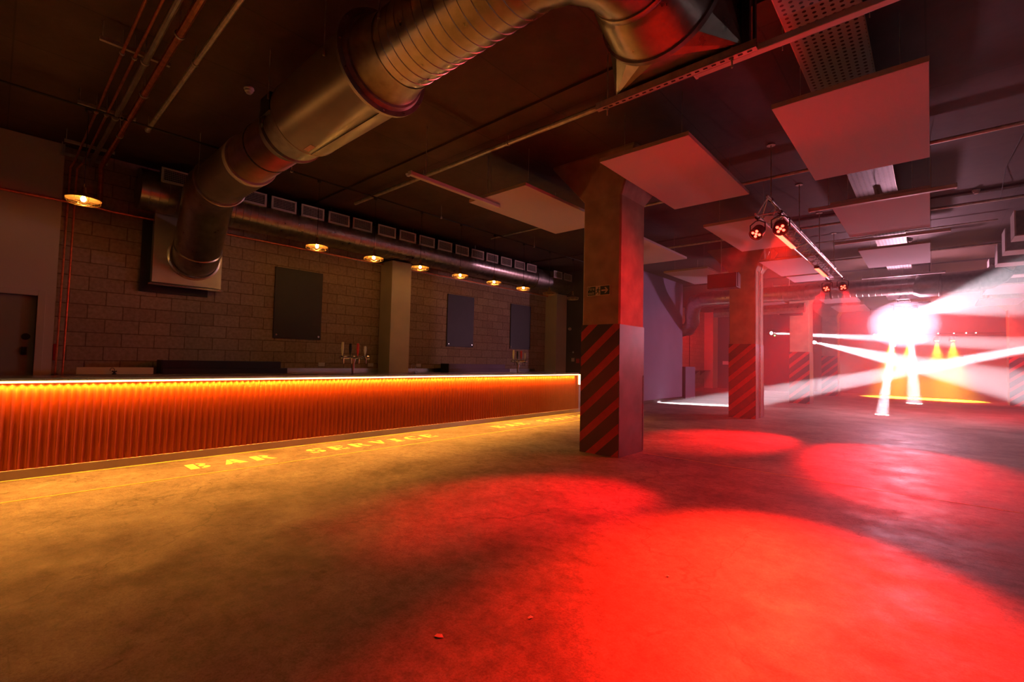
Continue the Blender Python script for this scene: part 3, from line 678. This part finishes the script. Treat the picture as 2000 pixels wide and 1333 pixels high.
# smoke detectors
def detector(x, y, lab):
    tag(obj('smoke_detector', MB().lathe((x, y, CT), (0, 0, -1), [(0, 0), (0, .055), (.02, .06), (.03, .05), (.05, .048), (.06, .035), (.075, .03), (.08, 0)], 20), 'white'), lab, 'smoke detector', 'smoke detectors')
detector(-6.32, 2.0, 'white smoke detector on the ceiling beside the big duct fan')
detector(.66, 12.0, 'smoke detector on the dark ceiling by the boxed outlets')
detector(-.36, 15.6, 'small red-lit detector between battens over the tray line')
detector(-6.95, 4.85, 'smoke detector beside the start of the batten light')

# ------------------------------------------------------------------ pendant lamps
def pendant(y, label, lit=True, src=None):
    x, z = -7.9, 3.36
    t = thing('pendant_lamp', label, 'pendant lamp', (x, y, z), 'caged pendant lamps over the bar')
    obj('cord', MB().tube([(x, y, z+.20), (x, y, 4.52)], .004, 6), 'rubber', t, loc=(x, y, z))
    obj('ceiling_rose', MB().lathe((x, y, 4.47), (0, 0, 1), [(0, 0), (0, .02), (.02, .035), (.05, .035), (.05, 0)], 14), 'dark', t, loc=(x, y, z))
    obj('hook_ring', MB().ring((x, y, z+.175), (0, 1, 0), .022, .003, 16, 6), 'cagem', t, loc=(x, y, z))
    sh = obj('shade', MB().lathe((x, y, z), (0, 0, 1), [(.15, 0), (.15, .022), (.09, .028), (.06, .05), (.012, .172), (0, .178), (.004, .172), (.052, .05), (.08, .024)], 36), 'shade', t, loc=(x, y, z))
    if lit:
        b = obj('bulb', MB().lathe((x, y, z-.035), (0, 0, 1), [(0, 0), (.006, .016), (.025, .028), (.045, .028), (.07, .014), (.10, .012)], 16), 'bulb', t, loc=(x, y, z))
    cg = MB()
    for r_, dz in ((.176, -.002), (.150, -.055), (.11, -.062), (.07, -.066), (.035, -.068)): cg.ring((x, y, z+dz), (0, 0, 1), r_, .0028, 36, 6)
    for k in range(8):
        a = 2*PI*k/8+.2; c_, s_ = math.cos(a), math.sin(a)
        cg.tube([(x+.176*c_, y+.176*s_, z), (x+.174*c_, y+.174*s_, z-.04), (x+.150*c_, y+.150*s_, z-.055), (x+.035*c_, y+.035*s_, z-.068)], .0028, 6)
    obj('wire_cage', cg, 'cagem', t, loc=(x, y, z))
    return t
plabs = ['lit caged pendant by the plastered wall corner, apart from the rest', 'lit caged pendant nearest the big duct, above the first black board', 'lit caged pendant just before the pilaster', 'lit caged pendant just after the pilaster',
         'lit caged pendant above the second black board', 'lit caged pendant between second and third boards', 'lit caged pendant above the third black board, last lit one']
pys = [.68, 3.68, 4.79, 5.88, 6.99, 8.09, 9.19]
p0_ = pendant(pys[0], plabs[0])
for y, l in zip(pys[1:], plabs[1:]): dup(p0_, (-7.9, y, 3.36), l)
p1_ = pendant(10.30, 'unlit pendant over the bar end, first after the lit ones', lit=False)
dup(p1_, (-7.9, 11.45, 3.36), 'unlit pendant closest to the striped column')

# ------------------------------------------------------------------ acoustic panels and battens
def panel(x0, x1, y0, y1, label, z=4.07):
    cx_, cy_ = (x0+x1)/2, (y0+y1)/2
    t = thing('acoustic_panel', label, 'acoustic panel', (cx_, cy_, z), 'white acoustic ceiling rafts')
    obj('raft', MB().box(x0, x1, y0, y1, z, z+.05), 'panel', t, bevel=.004)
    obj('raft_edge', MB().box(x0-.002, x1+.002, y0-.003, y0+.002, z+.003, z+.052), 'paneledge', t)
    for dx in (x0+.2, x1-.2):
        for dy in (y0+.3, y1-.3): obj('hanging_wire', MB().tube([(dx, dy, z+.05), (dx, dy, CT)], .0025, 5), 'conduit', t)
    return t
PX = [(-1.18, .02), (-3.2, -2.03), (-5.7, -4.47)]
PY = [(5.2, 7.61), (8.95, 11.4), (12.82, 15.2), (20.4, 22.8), (24.2, 26.6)]
names = {(0, 0): 'largest acoustic raft, high and tilted in view nearest the camera', (0, 1): 'acoustic raft beside the nearest column top', (0, 2): 'acoustic raft on the bar side of the nearest column',
         (1, 0): 'second raft of the rightmost row, behind the first batten', (1, 1): 'red-lit raft behind the truss end with lamps', (1, 2): 'raft emerging just behind the nearest column',
         (2, 0): 'third raft of the rightmost row, below the second batten', (2, 1): 'red-lit raft touching the top of the second column', (2, 2): 'small pinkish raft over the lilac wall beside the speaker',
         (3, 0): 'pale hazy raft above the bright moving heads', (3, 1): 'hazy raft beside the third column', (3, 2): 'raft beyond the speaker in the bar side row',
         (4, 0): 'furthest hazy raft above the dance floor', (4, 1): 'furthest raft between the last two columns', (4, 2): 'furthest raft of the bar side row'}
for j, (a, b) in enumerate(PY):
    for i, (c_, d_) in enumerate(PX):
        panel(c_, d_, a, b, names[(j, i)])
panel(-3.13, -2.1, 15.42, 16.55, 'short red sliver of a raft just before the far level duct')
panel(1.35, 2.55, 20.4, 22.8, 'hazy raft at the frame edge beyond the boxed outlets')
panel(1.35, 2.55, 24.2, 26.6, 'hazy far raft above the striped edge column')

def batten(p, q, lab):
    p, q = Vector(p), Vector(q); along = (q-p).normalized(); L = (q-p).length
    t = thing('batten_light', lab, 'batten light', tuple((p+q)/2), 'unlit white batten lights')
    if abs(along.x) > .5: b = MB().box(p.x, q.x, p.y-.035, p.y+.035, p.z, p.z+.055)
    else: b = MB().box(p.x-.035, p.x+.035, p.y, q.y, p.z, p.z+.055)
    obj('batten_body', b, 'batten', t, bevel=.006)
    for P_ in (p, q):
        e = MB()
        if abs(along.x) > .5: e.box(P_.x-.012, P_.x+.012, p.y-.04, p.y+.04, p.z-.004, p.z+.06)
        else: e.box(p.x-.04, p.x+.04, P_.y-.012, P_.y+.012, p.z-.004, p.z+.06)
        obj('end_cap', e, 'batten', t, bevel=.004)
    for f_ in (.15, .85):
        c_ = p+along*L*f_; obj('hanging_chain', MB().tube([(c_.x, c_.y, c_.z+.05), (c_.x, c_.y, CT)], .004, 6), 'conduit', t)
batten((-1.52, 4.05, 4.0), (.28, 4.05, 4.0), 'long white batten beside the perforated tray, cut by the picture top')
batten((-1.45, 8.83, 3.985), (.29, 8.83, 3.985), 'white batten just below the second tray row raft')
batten((-1.45, 11.62, 4.0), (.29, 11.62, 4.0), 'white batten crossing between the second and third tray row rafts')
batten((-1.42, 16.4, 3.98), (.30, 16.4, 3.98), 'white batten in front of the far level duct')
batten((-5.36, 3.77, 4.0), (-5.36, 5.55, 4.12), 'white batten running toward the raft on the bar side')
batten((-5.0, 7.75, 4.0), (-5.0, 9.4, 4.0), 'short batten visible between the bar side raft and the column')

# perforated cable tray
t = thing('cable_tray', 'perforated cable tray running under the ceiling over the rafts', 'cable tray', (-.7, 3.2, 4.6))
obj('tray_bed', MB().box(-.98, -.41, 3.6, 19.0, 4.60, 4.604), 'perf', t)
obj('tray_flange', MB().box(-.985, -.978, 3.6, 19.0, 4.60, 4.65).box(-.412, -.405, 3.6, 19.0, 4.60, 4.65), 'conduit', t)
for y in (4.96, 8.4, 11.9, 15.4):
    obj('tray_bracket', MB().box(-1.06, -.33, y-.02, y+.02, 4.56, 4.60).tube([(-1.03, y, 4.5), (-1.03, y, CT)], .005, 6).tube([(-.36, y, 4.5), (-.36, y, CT)], .005, 6), 'conduit', t)
tag(obj('conduit_box', MB().lathe((-.68, 4.45, 4.55), (0, 0, 1), [(0, 0), (0, .05), (.05, .055), (.05, 0)], 16), 'conduit'), 'round box fixed below the perforated tray', 'junction box')
t = thing('junction_box', 'red-lit round box with a looped lead above the first batten', 'junction box', (-.66, 10.6, 4.5))
obj('box_body', MB().lathe((-.66, 10.6, 4.48), (0, 0, 1), [(0, 0), (0, .05), (.12, .055), (.12, 0)], 16), 'white', t)
obj('lead', MB().tube([(-.66, 10.6, 4.48), (-.65, 10.55, 4.38), (-.60, 10.5, 4.30)]+[(-.54+.07*math.cos(a), 10.5, 4.27+.05*math.sin(a)) for a in [PI-.5*k for k in range(12)]], .006, 6), 'white', t)

# ------------------------------------------------------------------ trusses
def truss(xc, y0, y1, ztop, zbot, w, label, rods):
    t = thing('lighting_truss', label, 'truss', (xc, y0, zbot))
    P3 = [(xc, ztop), (xc-w/2, zbot), (xc+w/2, zbot)]
    for (x, z) in P3: obj('chord', MB().tube([(x, y0, z), (x, y1, z)], .022, 12).lathe((x, y0, z), (0, -1, 0), [(0, .022), (.03, .017), (.06, .017), (.06, 0)], 10), 'alu', t)
    mb = MB(); n = int((y1-y0)/.25)
    for i in range(n):
        a, b = y0+.03+(y1-y0-.06)*i/n, y0+.03+(y1-y0-.06)*(i+1)/n
        for (u, v) in ((0, 1), (0, 2), (1, 2)):
            U, V = P3[u], P3[v]
            if i % 2: U, V = V, U
            mb.tube([(U[0], a, U[1]), (V[0], b, V[1])], .007, 6)
    for yy in (y0+.02, y1-.02):
        for (u, v) in ((0, 1), (0, 2), (1, 2)): mb.tube([(P3[u][0], yy, P3[u][1]), (P3[v][0], yy, P3[v][1])], .009, 6)
    obj('lattice', mb, 'alu', t)
    for y in rods:
        obj('drop_rod', MB().tube([(xc, y, ztop), (xc, y, CT)], .007, 8).lathe((xc, y, CT), (0, 0, -1), [(0, 0), (0, .06), (.012, .06), (.012, 0)], 14), 'conduit', t)
        obj('clamp', MB().lathe((xc, y-.03, ztop), (0, 1, 0), [(0, .022), (0, .034), (.06, .034), (.06, .022)], 12), 'dark', t)
    return t
truss(-1.76, 7.52, 14.1, 3.95, 3.70, .30, 'triangular aluminium truss hung on rods with red lamps', (7.72, 9.75, 11.82, 13.85))
def aim_matrix(loc, target):
    return (Vector(target)-Vector(loc)).to_track_quat('-Z', 'Y')
def par(loc, target, label, lens='redlens', s=1., n=5, group='red LED par lamps on the near truss'):
    loc = Vector(loc); t = thing('par_lamp', label, 'stage lamp', loc, group)
    d = (Vector(target)-loc).normalized()
    up = Vector((0, 0, 1)); u = d.cross(up).normalized(); w = d.cross(u)
    obj('housing', MB().lathe(loc-d*.10*s, d, [(0, 0), (0, .06*s), (.03*s, .085*s), (.15*s, .095*s), (.17*s, .10*s), (.17*s, .088*s), (.15*s, .085*s), (.15*s, 0)], 24), 'dark', t)
    yk = MB(); top = loc+Vector((0, 0, .17*s))
    yk.tube([loc+u*.115*s-d*.0, loc+u*.115*s+up*.12*s, top+u*.03, top-u*.03, loc-u*.115*s+up*.12*s, loc-u*.115*s], .009*s, 6)
    yk.tube([top, top+up*.06], .014, 8); yk.lathe(top+up*.05+Vector((0, -.02, 0)), (0, 1, 0), [(0, .02), (0, .034), (.04, .034), (.04, .02)], 10)
    obj('yoke', yk, 'dark', t)
    ln = MB(); r = .048*s; spots = [(0, 0)]+[(r*math.cos(a), r*math.sin(a)) for a in (PI/4+.2, 3*PI/4+.2, 5*PI/4+.2, 7*PI/4+.2)]
    for k, (a, b) in enumerate(spots[:n]):
        q = obj('led_lens', MB().lathe(loc+d*.045*s+u*a+w*b, d, [(0, .021*s), (.012*s, .019*s), (.022*s, .010*s), (.025*s, 0)], 12), lens, t)
        q['label'] = 'glowing red lens' if lens == 'redlens' else 'glowing amber lens'
    return t
RT = [(( -1.92, 7.62, 3.47), (-3.05, 3.95, 0)), ((-1.60, 7.55, 3.47), (-.75, 3.35, 0)), ((-1.93, 14.02, 3.47), (-3.05, 9.9, 0)), ((-1.60, 13.98, 3.47), (-.3, 9.5, 0))]
rl = ['red lamp on the near truss end, bar side', 'red lamp on the near truss end, closest to the glowing tubes', 'red lamp on the far truss end, bar side', 'red lamp on the far truss end, dance floor side']
for (l, g), lab in zip(RT, rl): par(l, g, lab)
def ledbar(y0, y1, lab):
    t = thing('led_bar', lab, 'stage lamp', (-1.83, y0, 3.60), 'red LED bars under the near truss')
    obj('bar_housing', MB().box(-1.875, -1.785, y0, y1, 3.605, 3.66), 'dark', t, bevel=.004)
    obj('light_face', MB().box(-1.868, -1.792, y0+.01, y1-.01, 3.597, 3.606), 'redbar', t)
ledbar(8.45, 9.65, 'glowing red light bar under the truss near the par lamps')
ledbar(11.9, 13.1, 'glowing red light bar under the far half of the truss')

# second truss with white moving heads
truss(-.62, 18.6, 23.2, 3.84, 3.60, .30, 'hazy aluminium truss with bright white moving heads', (18.9, 23.1))
def mover(loc, target, lab, lens='white_lens', hung=True, s=1.25):
    loc = Vector(loc); d = (Vector(target)-loc).normalized(); u = d.cross(Vector((0, 0, 1))).normalized(); up = Vector((0, 0, 1))
    t = thing('moving_head', lab, 'stage lamp', loc, 'white moving head lamps')
    k = 1 if hung else -1
    obj('base', MB().box(loc.x-.13*s, loc.x+.13*s, loc.y-.10*s, loc.y+.10*s, loc.z+k*.20*s-.03, loc.z+k*.20*s+.04), 'dark', t, bevel=.01)
    obj('yoke', MB().tube([loc+u*.14*s, loc+u*.14*s+up*k*.17*s, loc-u*.14*s+up*k*.17*s, loc-u*.14*s], .02*s, 8), 'dark', t)
    obj('head', MB().lathe(loc-d*.15*s, d, [(0, 0), (0, .06*s), (.05*s, .09*s), (.22*s, .10*s), (.30*s, .085*s), (.30*s, .07*s), (.28*s, .07*s), (.28*s, 0)], 24), 'dark', t)
    obj('lens', MB().lathe(loc+d*.132*s, d, [(0, .068*s), (.01*s, .05*s), (.014*s, 0)], 20), lens, t)
    return t
MV = [((-.76, 18.75, 3.22), (-1.17, 18.9, 0)), ((-.50, 20.6, 3.2), (-.55, 26.4, 0)), ((-.44, 18.75, 3.20), (1.02, 10, 2.66)), ((-.80, 20.4, 3.22), (-4.0, 33, 1.2))]
ml = ['moving head shooting a beam steeply down to the nearer white floor spot', 'moving head aimed at the farther white floor spot', 'moving head throwing the wide beam up toward the boxed outlets', 'moving head turned away toward the back wall']
for (l, g), lab in zip(MV, ml): mover(l, g, lab)
# beam sources far away by the last column and outside the frame
FM = [((-4.9, 30.9, 2.87), (1.3, 13, 1.16)), ((5.2, 22.4, 2.95), (-5.9, 17.6, 0)), ((-7.05, 30.5, 3.41), (-1.57, 25, 2.74))]
fl_ = ['small moving head beside the last column throwing the long sloping beam', 'moving head on the right outside wall side throwing the low beam', 'small moving head in the alcove throwing the level beam']
for (l, g), lab in zip(FM, fl_):
    m_ = mover(l, g, lab, hung=True)
    obj('hanging_pole', MB().tube([(l[0], l[1], l[2]+.28), (l[0], l[1], CT)], .02, 8), 'dark', m_)

# amber lamps on a bar near the back wall
t = thing('lighting_bar', 'dark lighting bar carrying amber lamps before the back wall', 'lighting bar', (-.4, 33.0, 3.35))
obj('bar_tube', MB().tube([(-2.9, 33.0, 3.36), (3.2, 33.0, 3.36)], .03, 10), 'dark', t)
for x in (-2.5, 2.9): obj('drop_tube', MB().tube([(x, 33.0, 3.36), (x, 33.0, CT)], .02, 8), 'dark', t)
AM = [-1.62, -.88, .24, .84]
al = ['amber lamp furthest toward the bar on the back lighting bar', 'amber lamp half hidden behind the white beams', 'amber lamp just past the white beams', 'amber lamp nearest the edge column']
for x, lab in zip(AM, al): par((x, 32.95, 3.06), (x, 32.2, 0), lab, 'amberlens', 1.5, 5, 'amber lamps on the back lighting bar')
for k, (x, z) in enumerate(((-2.35, 3.12), (-2.2, 3.2), (-1.9, 3.1), (-1.45, 3.15), (.30, 3.3), (.9, 3.42), (1.35, 3.46), (1.7, 3.42))):
    tag(obj('indicator_light', MB().ball((x, 32.955, 3.36), .026, 8), 'dot'), 'tiny white indicator light near the amber lamps', 'indicator light', 'tiny white indicator lights before the back wall')
tag(obj('indicator_light', MB().ball((-6.0, 27, 3.05), .035, 8), 'green_led'), 'tiny green indicator seen between second and third columns', 'indicator light')

# ------------------------------------------------------------------ hanging speakers
def speaker(x0, x1, y, z0, z1, lab):
    t = thing('hanging_speaker', lab, 'speaker', ((x0+x1)/2, y, z0), 'black speakers hung beside the columns')
    mb = MB(); d_ = .36
    mb.prism([(x0, y, z0), (x1, y, z0), (x1, y, z1), (x0, y, z1)], (0, d_, 0))
    obj('cabinet', mb, 'dark', t, bevel=.008)
    obj('front_grille', MB().box(x0+.015, x1-.015, y-.008, y+.001, z0+.015, z1-.05), 'rubber', t)
    obj('yoke_bracket', MB().box(x0+.03, x1-.03, y+.12, y+.16, z1, z1+.012).box(x1, x1+.012, y+.10, y+.2, z0+.03, z1+.012).box(x0-.012, x0, y+.10, y+.2, z0+.03, z1+.012), 'dark', t)
    obj('hanging_pole', MB().tube([((x0+x1)/2-.05, y+.14, z1), ((x0+x1)/2-.05, y+.14, CT)], .012, 8), 'conduit', t)
speaker(-4.19, -3.50, 12.0, 3.37, 3.73, 'black hanging speaker in front of the second column')
speaker(-4.20, -3.50, 19.6, 3.36, 3.73, 'black hanging speaker by the third column, tinted red')

# ------------------------------------------------------------------ far level duct with bends
t = thing('far_level_duct', 'large round duct running level across the hall beyond the truss', 'duct', (-1, 17.5, 3.85))
FY, FZ, FR = 17.5, 3.87, .26
pr = []; x = -5.55
while x < .2:
    pr += [(x, FR), (x+.13, FR), (x+.135, FR+.004), (x+.145, FR+.004), (x+.15, FR)]; x += .15
obj('spiral_section', MB().lathe((0, FY, FZ), (1, 0, 0), pr, 32), 'duct', t)
obj('wide_section', MB().lathe((0, FY, FZ-.03), (1, 0, 0), [(-.35, .25), (-.2, .33), (.18, .33), (.19, .35), (.24, .35), (.25, .30), (1.0, .30)], 32), 'duct2', t)
obj('duct_bend', MB().tube([(.9, FY, FZ), (1.15, FY, FZ+.02), (1.33, FY, FZ+.12), (1.43, FY-.05, FZ+.26)], [.27, .27, .26, .25], 28), 'duct2', t)
mb = MB(); pr = []; k = 0; pa = Vector((1.43, FY-.05, FZ+.26)); pb = Vector((1.78, FY-.1, FZ+.92))
L_ = (pb-pa).length; dd = 0
while dd < L_: pr += [(dd, .185), (dd+.02, .20)]; dd += .04
obj('ribbed_flexible_section', MB().lathe(pa, pb-pa, pr, 28), 'flex', t)
obj('left_elbow', MB().tube([(-5.5, FY, FZ), (-6.2, FY, FZ), (-6.6, FY+.15, FZ-.07), (-6.95, FY+.75, FZ-.36), (-7.15, FY+1.35, FZ-.68), (-7.6, FY+2.1, FZ-.92), (-8.4, FY+2.8, FZ-.97)], FR+.01, 28), 'duct', t)
for x in (-4.6, -2.3, .0): obj('duct_strap', MB().tube([(x, FY, FZ+FR), (x, FY, CT)], .01, 6).lathe((x-.02, FY, FZ), (1, 0, 0), [(0, FR), (0, FR+.012), (.04, FR+.012), (.04, FR)], 28), 'dark', t)
pipe('lower_round_duct', [(-6.2, 18.6, 3.45), (-3.2, 18.6, 3.50)], .17, 'duct', 'second thinner duct running below and behind the far level duct', 'duct')
pipe('drop_pipe', [(-10.6, 27.5, 1.125), (-10.6, 27.5, 4.4)], .02, 'rubber', 'dark vertical pipe on the far alcove block wall')
# right-hand supply duct with boxed outlets
t = thing('outlet_duct', 'round duct along the ceiling with downward boxed outlets at the frame edge', 'duct', (2.35, 14, 4.3))
obj('duct_body', MB().lathe((2.35, 0, 4.36), (0, 1, 0), [(9.5, 0), (9.5, .34), (19.2, .34), (19.2, 0)], 28), 'duct', t)
for y in (12.75, 14.25, 15.8, 17.86):
    b = obj('outlet_box', MB().box(1.22, 2.2, y, y+.55, 4.02, 4.48), 'duct2', t)
    obj('outlet_grille', MB().box(1.20, 1.222, y-.01, y+.56, 4.01, 4.49), 'white', b)
    obj('outlet_flange', MB().box(1.20, 2.2, y-.012, y+.56, 4.0, 4.02), 'batten', b)
for y in (11, 18.8): obj('hanger_rod', MB().tube([(2.35, y, 4.6), (2.35, y, CT)], .006, 6), 'conduit', t)

# ------------------------------------------------------------------ far alcove furniture
t = thing('dark_counter_end', 'tall dark counter end standing past the lilac wall', 'counter', (-7.75, 20.2, 0))
obj('cabinet', MB().box(-8.3, -7.72, 19.55, 20.6, 0, 1.36), 'dark', t, bevel=.01)
obj('side_panel', MB().box(-7.72, -7.69, 19.55, 20.6, 0, 1.36), 'booth', t)
t = thing('ledge_shelf', 'dark ledge on brackets along the far alcove wall', 'shelf', (-10.6, 29, 1.1))
obj('ledge', MB().box(-10.75, -10.35, 27.2, 31.1, 1.08, 1.12), 'wood', t)
for y in (27.6, 28.6, 29.6, 30.6): obj('bracket', MB().prism([(-10.75, y, 1.08), (-10.42, y, 1.08), (-10.75, y, .80)], (0, .04, 0)), 'wood', t)
tag(obj('light_switch', MB().box(-9.9, -9.55, 31.17, 31.2, 1.5, 1.72), 'white'), 'white switch plate on the dark wall of the far alcove', 'switch')

# ------------------------------------------------------------------ haze
m = bpy.data.materials.new('stage_haze'); m.use_nodes = True; nt = m.node_tree
for n_ in list(nt.nodes): nt.nodes.remove(n_)
out = nt.nodes.new('ShaderNodeOutputMaterial'); vs_ = nt.nodes.new('ShaderNodeVolumeScatter')
vs_.inputs['Density'].default_value = .024; vs_.inputs['Anisotropy'].default_value = .0; vs_.inputs['Color'].default_value = (1, .97, .98, 1)
nt.links.new(vs_.outputs[0], out.inputs['Volume'])
M['haze'] = m
hz = obj('stage_haze', MB().prism([(-7.6, 9.6, .01), (9.7, 9.6, .01), (9.7, 33.5, .01), (-5.35, 33.5, .01), (-5.35, 31.1, .01), (-7.6, 31.1, .01)], (0, 0, CEIL-.012)), 'haze', smooth=False)
tag(hz, 'stage haze filling the dance floor beyond the second column', 'haze', kind='stuff')
m = m.copy(); m.name = 'faint_haze'
for n_ in m.node_tree.nodes:
    if n_.type == 'VOLUME_SCATTER': n_.inputs['Density'].default_value = .007
M['faint'] = m
hz = obj('faint_haze', MB().prism([(-3.3, 4.2, .01), (9.7, 4.2, .01), (9.7, 9.59, .01), (-7.6, 9.59, .01), (-7.6, 7.6, .01), (-3.3, 7.6, .01)], (0, 0, CEIL-.012)), 'faint', smooth=False)
tag(hz, 'fainter haze around the near red lamps', 'haze', kind='stuff')
m = m.copy(); m.name = 'glow_puff'  # dense haze for a ball added to enlarge the moving heads' glow
for n_ in m.node_tree.nodes:
    if n_.type == 'VOLUME_SCATTER': n_.inputs['Density'].default_value = .22
M['plume'] = m
tag(obj('glow_puff', MB().ball((-.62, 18.5, 2.82), .9, 24, .8), 'plume'), 'puff of denser haze added to spread the glow around the white moving heads', 'smoke', kind='stuff')

# ------------------------------------------------------------------ lights
def light(name, kind, loc, col, power, **k):
    l = bpy.data.lights.new(name, kind); l.color = col; l.energy = power
    tgt = k.pop('target', None); sc = k.pop('scale', None)
    for a_, v in k.items(): setattr(l, a_, v)
    o = bpy.data.objects.new(name, l); C.objects.link(o); o.location = loc
    if tgt is not None: o.rotation_euler = aim_matrix(loc, tgt).to_euler()
    if sc: o.scale = sc
    return o
WARM = (1., .34, .04)
led = light('led_strip_light', 'AREA', (BX+.040, 4.0-.2, 1.0765), WARM, 400, shape='RECTANGLE', size=15.0, size_y=.014, spread=math.radians(117))
# long side along Y, facing out and down
z_ax = Vector((-.46, 0, .89)).normalized()   # local +Z is opposite to the emission direction
x_ax = Vector((0, 1, 0)); y_ax = z_ax.cross(x_ax)
led.rotation_euler = Matrix((x_ax, y_ax, z_ax)).transposed().to_euler()
l2 = light('led_strip_light', 'AREA', (BX+.026, 4.0-.2, 1.0765), WARM, 420, shape='RECTANGLE', size=15.0, size_y=.014, spread=math.radians(62))
l2.rotation_euler = Matrix((x_ax, Vector((.5, 0, .866)).cross(x_ax), Vector((.5, 0, .866)))).transposed().to_euler()
for y in pys: light('pendant_light', 'POINT', (-7.9, y, 3.345), (1., .42, .09), 40, shadow_soft_size=.03)
RED = (1., .006, .009)
for (l, g), pw, sz in zip(RT, (5500, 13000, 10000, 8000), (29, 37, 30, 34)):
    d = (Vector(g)-Vector(l)).normalized()
    light('par_light', 'SPOT', tuple(Vector(l)+d*.12), (1., .014, .004) if pw == 13000 else RED, pw, spot_size=math.radians(sz), spot_blend=1., shadow_soft_size=.06, target=g)
for (l, g) in RT[:2]: light('par_spill', 'SPOT', (l[0], l[1]-.12, l[2]-.10), RED, 260, spot_size=math.radians(150), spot_blend=1., shadow_soft_size=.06, target=g)
for y in (9.05, 12.5): light('led_bar_light', 'AREA', (-1.83, y, 3.59), (1., .03, .02), 26, shape='RECTANGLE', size=.07, size_y=1.15)
WH = (1., .88, .97)
for (l, g), sz, pw in zip(MV, (6.5, 5, 6, 6), (320000, 320000, 140000, 8000)):
    d = (Vector(g)-Vector(l)).normalized()
    light('beam_light', 'SPOT', tuple(Vector(l)+d*.19), WH, pw, spot_size=math.radians(sz), spot_blend=.3, shadow_soft_size=.04, target=g)
for (l, g), sz, pw in zip(FM, (2.2, 4.0, 2.4), (2000000, 850000, 1300000)):
    d = (Vector(g)-Vector(l)).normalized()
    light('beam_light', 'SPOT', tuple(Vector(l)+d*.19), WH, pw, spot_size=math.radians(sz), spot_blend=.3, shadow_soft_size=.04, target=g)
light('mover_spill', 'POINT', (-.62, 18.5, 2.85), (1., .45, .62), 850, shadow_soft_size=.10)
for x in AM: light('amber_light', 'SPOT', (x, 32.9, 2.9), (1., .40, .02), 36000, spot_size=math.radians(42), spot_blend=.9, shadow_soft_size=.05, target=(x, 31.3, 0))
# unseen red spots added to redden the back wall, dance floor and alcove
light('red_fill', 'SPOT', (.6, 27.5, 4.4), (1., .05, .04), 5500, spot_size=math.radians(125), spot_blend=1., shadow_soft_size=.2, target=(.4, 33.6, .6))
light('red_fill', 'SPOT', (3.5, 21, 4.4), RED, 3500, spot_size=math.radians(120), spot_blend=1., shadow_soft_size=.2, target=(.5, 22, 0))
light('red_fill', 'SPOT', (-8.8, 26, 4.5), RED, 800, spot_size=math.radians(120), spot_blend=1., shadow_soft_size=.2, target=(-9.5, 30, 1))


w = bpy.data.worlds.new('World'); bpy.context.scene.world = w; w.use_nodes = True
w.node_tree.nodes['Background'].inputs[0].default_value = (0, 0, 0, 1)

# ------------------------------------------------------------------ camera
F = 911.26; yaw, pitch, roll = 0.73196634, 0.0423299, -0.02188939
fw = Vector((-math.sin(yaw)*math.cos(pitch), math.cos(yaw)*math.cos(pitch), math.sin(pitch)))
r0 = Vector((math.cos(yaw), math.sin(yaw), 0)); d0 = fw.cross(r0)
if d0.z > 0: d0 = -d0
c_, s_ = math.cos(roll), math.sin(roll)
rt = r0*c_+d0*s_; dn = -r0*s_+d0*c_
cam = bpy.data.cameras.new('camera'); co = bpy.data.objects.new('camera', cam); C.objects.link(co)
mw = Matrix((rt, -dn, -fw)).transposed().to_4x4(); mw.translation = (0, 0, 1.45)
co.matrix_world = mw; cam.sensor_width = 36; cam.lens = F/2000*36; cam.clip_start = .05; cam.clip_end = 200
sc = bpy.context.scene; sc.camera = co
sc.view_settings.view_transform = 'Standard'; sc.view_settings.look = 'None'; sc.view_settings.gamma = 1
sc.view_settings.use_curve_mapping = False; sc.view_settings.exposure = 0.0
cy = sc.cycles
cy.max_bounces = 8; cy.diffuse_bounces = 4; cy.glossy_bounces = 4; cy.volume_bounces = 0
cy.sample_clamp_indirect = 4.; cy.sample_clamp_direct = 0; cy.use_denoising = True
cy.blur_glossy = 1.; cy.caustics_reflective = False; cy.caustics_refractive = False
for o in bpy.data.objects:
    if '_w' in o: del o['_w']
    if 'label' not in o and o.parent is None and o.type == 'MESH' and o.get('kind') != 'structure': print('NOLABEL', o.name)
